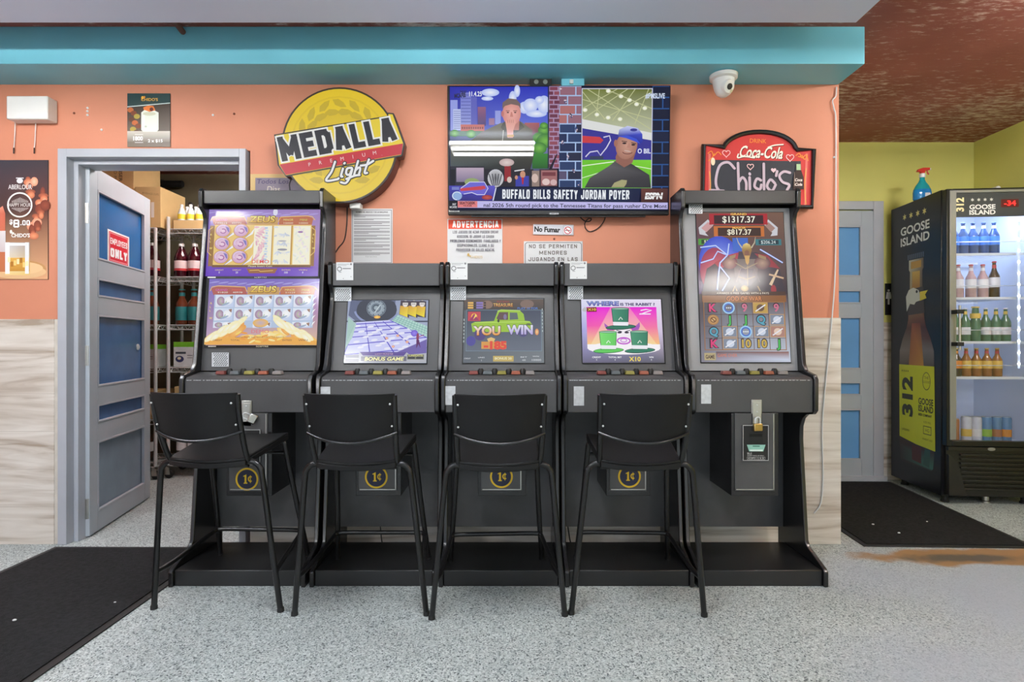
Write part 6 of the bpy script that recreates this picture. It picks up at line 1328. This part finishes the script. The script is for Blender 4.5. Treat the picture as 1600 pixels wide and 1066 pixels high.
# ---------------------------------------------------------------- storeroom shelving and stock
LV = [1.965, 1.586, 1.206, .868, .463, .13]
def rack(loc, rz, L, Dp, label, top=2.06):
    ro = empty('wire_shelf_rack', loc, label, 'shelving rack', 'wire racks in the storeroom', rz)
    for x in (0, L):
        for y in (0, Dp):
            MB().tube([(x, y, .10), (x, y, top)], .0135, 12).build('post', M['chrome'], ro, local=True)
            c = MB().lathe([(.03, -.012), (.034, -.008), (.034, .008), (.03, .012)], 16, M=Matrix.Translation((x+.012, y-.01, .0345)) @ Matrix.Rotation(R(90), 4, 'X')).build('caster', M['rubber'], ro, local=True)
            MB().prism([(-.012, .03), (.03, .03), (.022, .085), (-.012, .10)], y-.03, y-.026, 'y', Matrix.Translation((x, 0, 0))).build('caster_fork', M['steel'], c, local=True)
    for z in LV:
        s = MB()
        for y in (0, Dp):
            for dz in (0, -.035): s.tube([(0, y, z+dz), (L, y, z+dz)], .0035, 6)
            n = int(L/.03)
            s.tube([(i*L/n, y, z-(.035 if i % 2 else 0)) for i in range(n+1)], .002, 5)
        for x in (0, L):
            for dz in (0, -.035): s.tube([(x, 0, z+dz), (x, Dp, z+dz)], .0035, 6)
            n = int(Dp/.03); s.tube([(x, i*Dp/n, z-(.035 if i % 2 else 0)) for i in range(n+1)], .002, 5)
        for i in range(1, int(L/.024)): s.tube([(i*.024, 0, z), (i*.024, Dp, z)], .0016, 5)
        for i in (1, 2): s.tube([(0, i*Dp/3, z-.004), (L, i*Dp/3, z-.004)], .0025, 5)
        s.build('wire_shelf', M['chrome'], ro, local=True)
    return ro
RX, RY = -2.715, 4.55
rack((RX, RY, 0), 0, .95, .36, 'chrome wire rack of drinks seen through the doorway, right of the corner post')
rack((RX-1.0, RY-.05, 0), 0, .93, .36, 'chrome wire rack mostly hidden behind the open grey door', 1.964)
z0, z1, z2, z3, z4, z5 = [z+.004 for z in LV]
def jug_proto(name, h, r, body, lab, cap, label, group, cat='bottle', lab_r=(.18, .48), stripe=None):
    ro = empty(name, (0, 0, 0), label, cat, group)
    MB().lathe([(r*.92, 0), (r, .008), (r, h*.56), (r*.95, h*.62), (r*.6, h*.80), (r*.34, h*.88), (r*.34, h*.93)], 18).build('bottle_body', body, ro, local=True)
    MB().lathe([(r*.40, h*.915), (r*.40, h*.985), (r*.36, h)], 14).build('cap', cap, ro, local=True)
    w_ = MB().lathe([(r*1.01, h*lab_r[0]), (r*1.012, h*lab_r[0]+.001), (r*1.012, h*lab_r[1])], 18).build('label_wrap', lab, ro, local=True)
    if stripe: MB().lathe([(r*1.02, h*lab_r[0]), (r*1.02, h*(lab_r[0]+.07))], 18).build('label_stripe', stripe, w_, local=True)
    return ro
JU = dict(berry=liquid('cranberry_juice', (58, 12, 24), .1), water=liquid('water_bottle_plastic', (150, 190, 216), .1), clear=liquid('clear_bottle_plastic', (214, 222, 224), .1), sauce=liquid('brown_sauce_glass', (96, 46, 26), .1), pickle=liquid('yellow_pickle_glass', (176, 164, 50), .15), tealw=liquid('teal_wrap', (36, 120, 124), .4), yell=liquid('yellow_label', (236, 210, 60), .5), pinkw=liquid('pale_pink_label', (232, 214, 216), .5), aqua=liquid('blue_water_label', (70, 150, 210), .5), lime=liquid('lime_green_print', (120, 200, 50), .5), pale=liquid('pale_carton', (216, 224, 228), .5), crate=liquid('dark_plastic', (26, 26, 28), .5))
# top: water bottles in a tray, cartons
ty = empty('bottle_tray', (RX+.225, RY+.18, z0), 'low cardboard tray of water bottles on top of the corner rack', 'tray')
MB().box(RX+.03, RX+.42, RY+.02, RY+.33, z0, z0+.003).build('tray_floor', M['card'], ty)
for q_ in ((RX+.03, RX+.42, RY+.02, RY+.023), (RX+.03, RX+.42, RY+.327, RY+.33), (RX+.03, RX+.033, RY+.023, RY+.327), (RX+.417, RX+.42, RY+.023, RY+.327)): MB().box(*q_, z0+.003, z0+.07).build('tray_side', M['card'], ty)
pr = jug_proto('water_bottle', .20, .031, JU['clear'], JU['yell'], M['cap'], 'small clear water bottle with a yellow label in the cardboard tray', 'water bottles in the tray', lab_r=(.40, .60))
for j in range(2):
    for i in range(5): put(pr, (RX+.072+i*.071, RY+.062+j*.075, z0+.0035))
pr = jug_proto('juice_bottle', .268, .052, JU['berry'], JU['pinkw'], M['cap'], 'large dark berry juice bottle with a white cap and pale label', 'berry juice bottles on the second shelf', stripe=LB['red'])
for i in range(3): put(pr, (RX+.07+i*.108, RY+.06, z1))
for i in range(3): put(pr, (RX-.345+i*.105, RY+.02, z1))
for i in range(2): put(pr, (RX+.12+i*.108, RY+.18, z1))
pr = jug_proto('water_bottle', .25, .04, JU['water'], JU['aqua'], M['cap'], 'pale blue water bottle at the right of the berry juice', 'blue water bottles on the second shelf')
for i in range(3): put(pr, (RX+.38+i*.086, RY+.06, z1))
pr = bottle_proto('sauce_bottle', .285, .047, JU['sauce'], JU['tealw'], JU['tealw'], lab=(.12, .5), neck=.36, label='brown sauce bottle with a teal label on the third shelf', group='teal label sauce bottles on the third shelf', neckband=JU['tealw'])
for i in range(2): put(pr, (RX+.075+i*.097, RY+.06, z2))
for i in range(3): put(pr, (RX-.33+i*.097, RY+.02, z2))
pr = jug_proto('pickle_jar', .115, .036, JU['pickle'], JU['yell'], LB['gold'], 'small yellow jar on the third shelf, right of the sauce bottles', 'yellow jars on the third shelf', 'jar')
for i in range(4): put(pr, (RX+.262+i*.078, RY+.06, z2)); put(pr, (RX+.262+i*.078, RY+.06, z2+.1152))
# cartons on the fourth shelf
def carton(loc, w, d, h, main, band, label, group, rz=0):
    ro = empty('drink_carton', loc, label, 'carton', group, rz)
    MB().box(-w/2, w/2, -d/2, d/2, 0, h*.8).build('carton_body', main, ro, .002, local=True)
    MB().box(-w/2, w/2, -d/2, d/2, h*.8, h).build('carton_top', band, ro, .002, local=True)
    p = Pic(); p.ell(30, 60, 20, 16, (60, 66, 110)); p.rect(10, 24, 60, 34, (70, 80, 90)).rect(66, 40, 92, 44, (130, 140, 146)).rect(66, 52, 92, 55, (130, 140, 146)); p.up(); p.ell(28, 56, 9, 7, (230, 220, 190))
    p.build('carton_print', M['print'], (0, 0, 100, 100), (-w/2, -d/2, h*.8), (w/2, -d/2, h*.8), (-w/2, -d/2, 0), ro, local=True)
    return ro
for i in range(3): carton((RX+.10+i*.172, RY+.12, z3), .165, .16, .20, JU['pale'], JU['lime'], 'pale carton with a lime-green top on the fourth shelf', 'lime top cartons on the fourth shelf')
for i in range(2): carton((RX-.165-i*.14, RY+.06, z3), .13, .16, .18, JU['pale'], JU['lime'], 'smaller pale carton beside the door edge on the fourth shelf', 'smaller cartons on the fourth shelf')
MB_ = thing_box('cardboard_box', M['card'], 'brown cardboard box on the fifth shelf of the corner rack', 'box', (RX+.03, RX+.33, RY+.03, RY+.31, z4, z4+.25), .003)
thing_box('cardboard_box', M['card'], 'brown cardboard box on the fifth shelf beside the open door', 'box', (RX-.42, RX-.10, RY-.02, RY+.26, z4, z4+.22), .003)
pr = bottle_proto('wine_bottle', .27, .036, LQ['dark'], LB['white'], LQ['dark'], label='dark bottle with a white label on the lowest rack shelf', group='dark bottles on the lowest shelf')
for i in range(4): put(pr, (RX+.07+i*.09, RY+.06, z5))
for i in range(3): put(pr, (RX-.13-i*.09-.03, RY+.01, z5))
# big cartons on the rack behind the door
def big_box(px0, px1, pyt, D, zb, dep, label, art):
    a_, b2 = (px0-800)*D/F, (px1-800)*D/F; zt = H-(pyt-533)*D/F
    o = thing_box('cardboard_box', M['card'], label, 'box', (a_, b2, D, D+dep, zb, zt), .003)
    front(art, 'box_print', M['print'], (px0, pyt, px1, 533-(zb-H)*F/D), (px0, pyt, px1, 533-(zb-H)*F/D), D, o)
    return o
p = Pic(); p.text('DISPENSER', 186, 240, 5, (90, 80, 56), w=44, rot=-90, bold=.02).text('TO PUSH', 178, 262, 4.5, (110, 100, 76), w=30, rot=-90)
big_box(140, 209, 236, 4.51, z0, .34, 'large cardboard box on the hidden rack, its lettering running sideways', p)
p = Pic(); p.text('BEVERAGE CUPS', 222, 303, 3, (150, 124, 80), w=26, rot=-6); p.rect(236, 316, 241, 340, (236, 232, 226))
big_box(211, 251, 292, 4.505, z0, .34, 'cardboard box with a small white label, right end of the hidden rack', p)
# dark pipe and hanger high in the storeroom
ho = empty('pipe_hanger', (-3.1, 5.3, 1.9), 'black pipe with a short cross piece high on the dark storeroom wall', 'pipe')
MB().tube([(-3.22, 5.30, 2.0), (-3.22, 5.30, 2.56)], .022, 12).build('upright', M['rubber'], ho)
MB().tube([(-3.30, 5.28, 2.52), (-3.02, 5.28, 2.52)], .03, 12).build('cross_piece', M['rubber'], ho)
cb2 = MB().tube(smooth_path([(-2.66, 4.74, 2.20), (-2.64, 4.74, 2.21), (-2.6, 4.73, 2.12), (-2.5, 4.74, 2.09), (-2.4, 4.76, 2.1)], 6), .012, 8).build('black_hose', M['rubber'])
tag(cb2, 'black hose lying over the water bottles on the top shelf', 'hose')
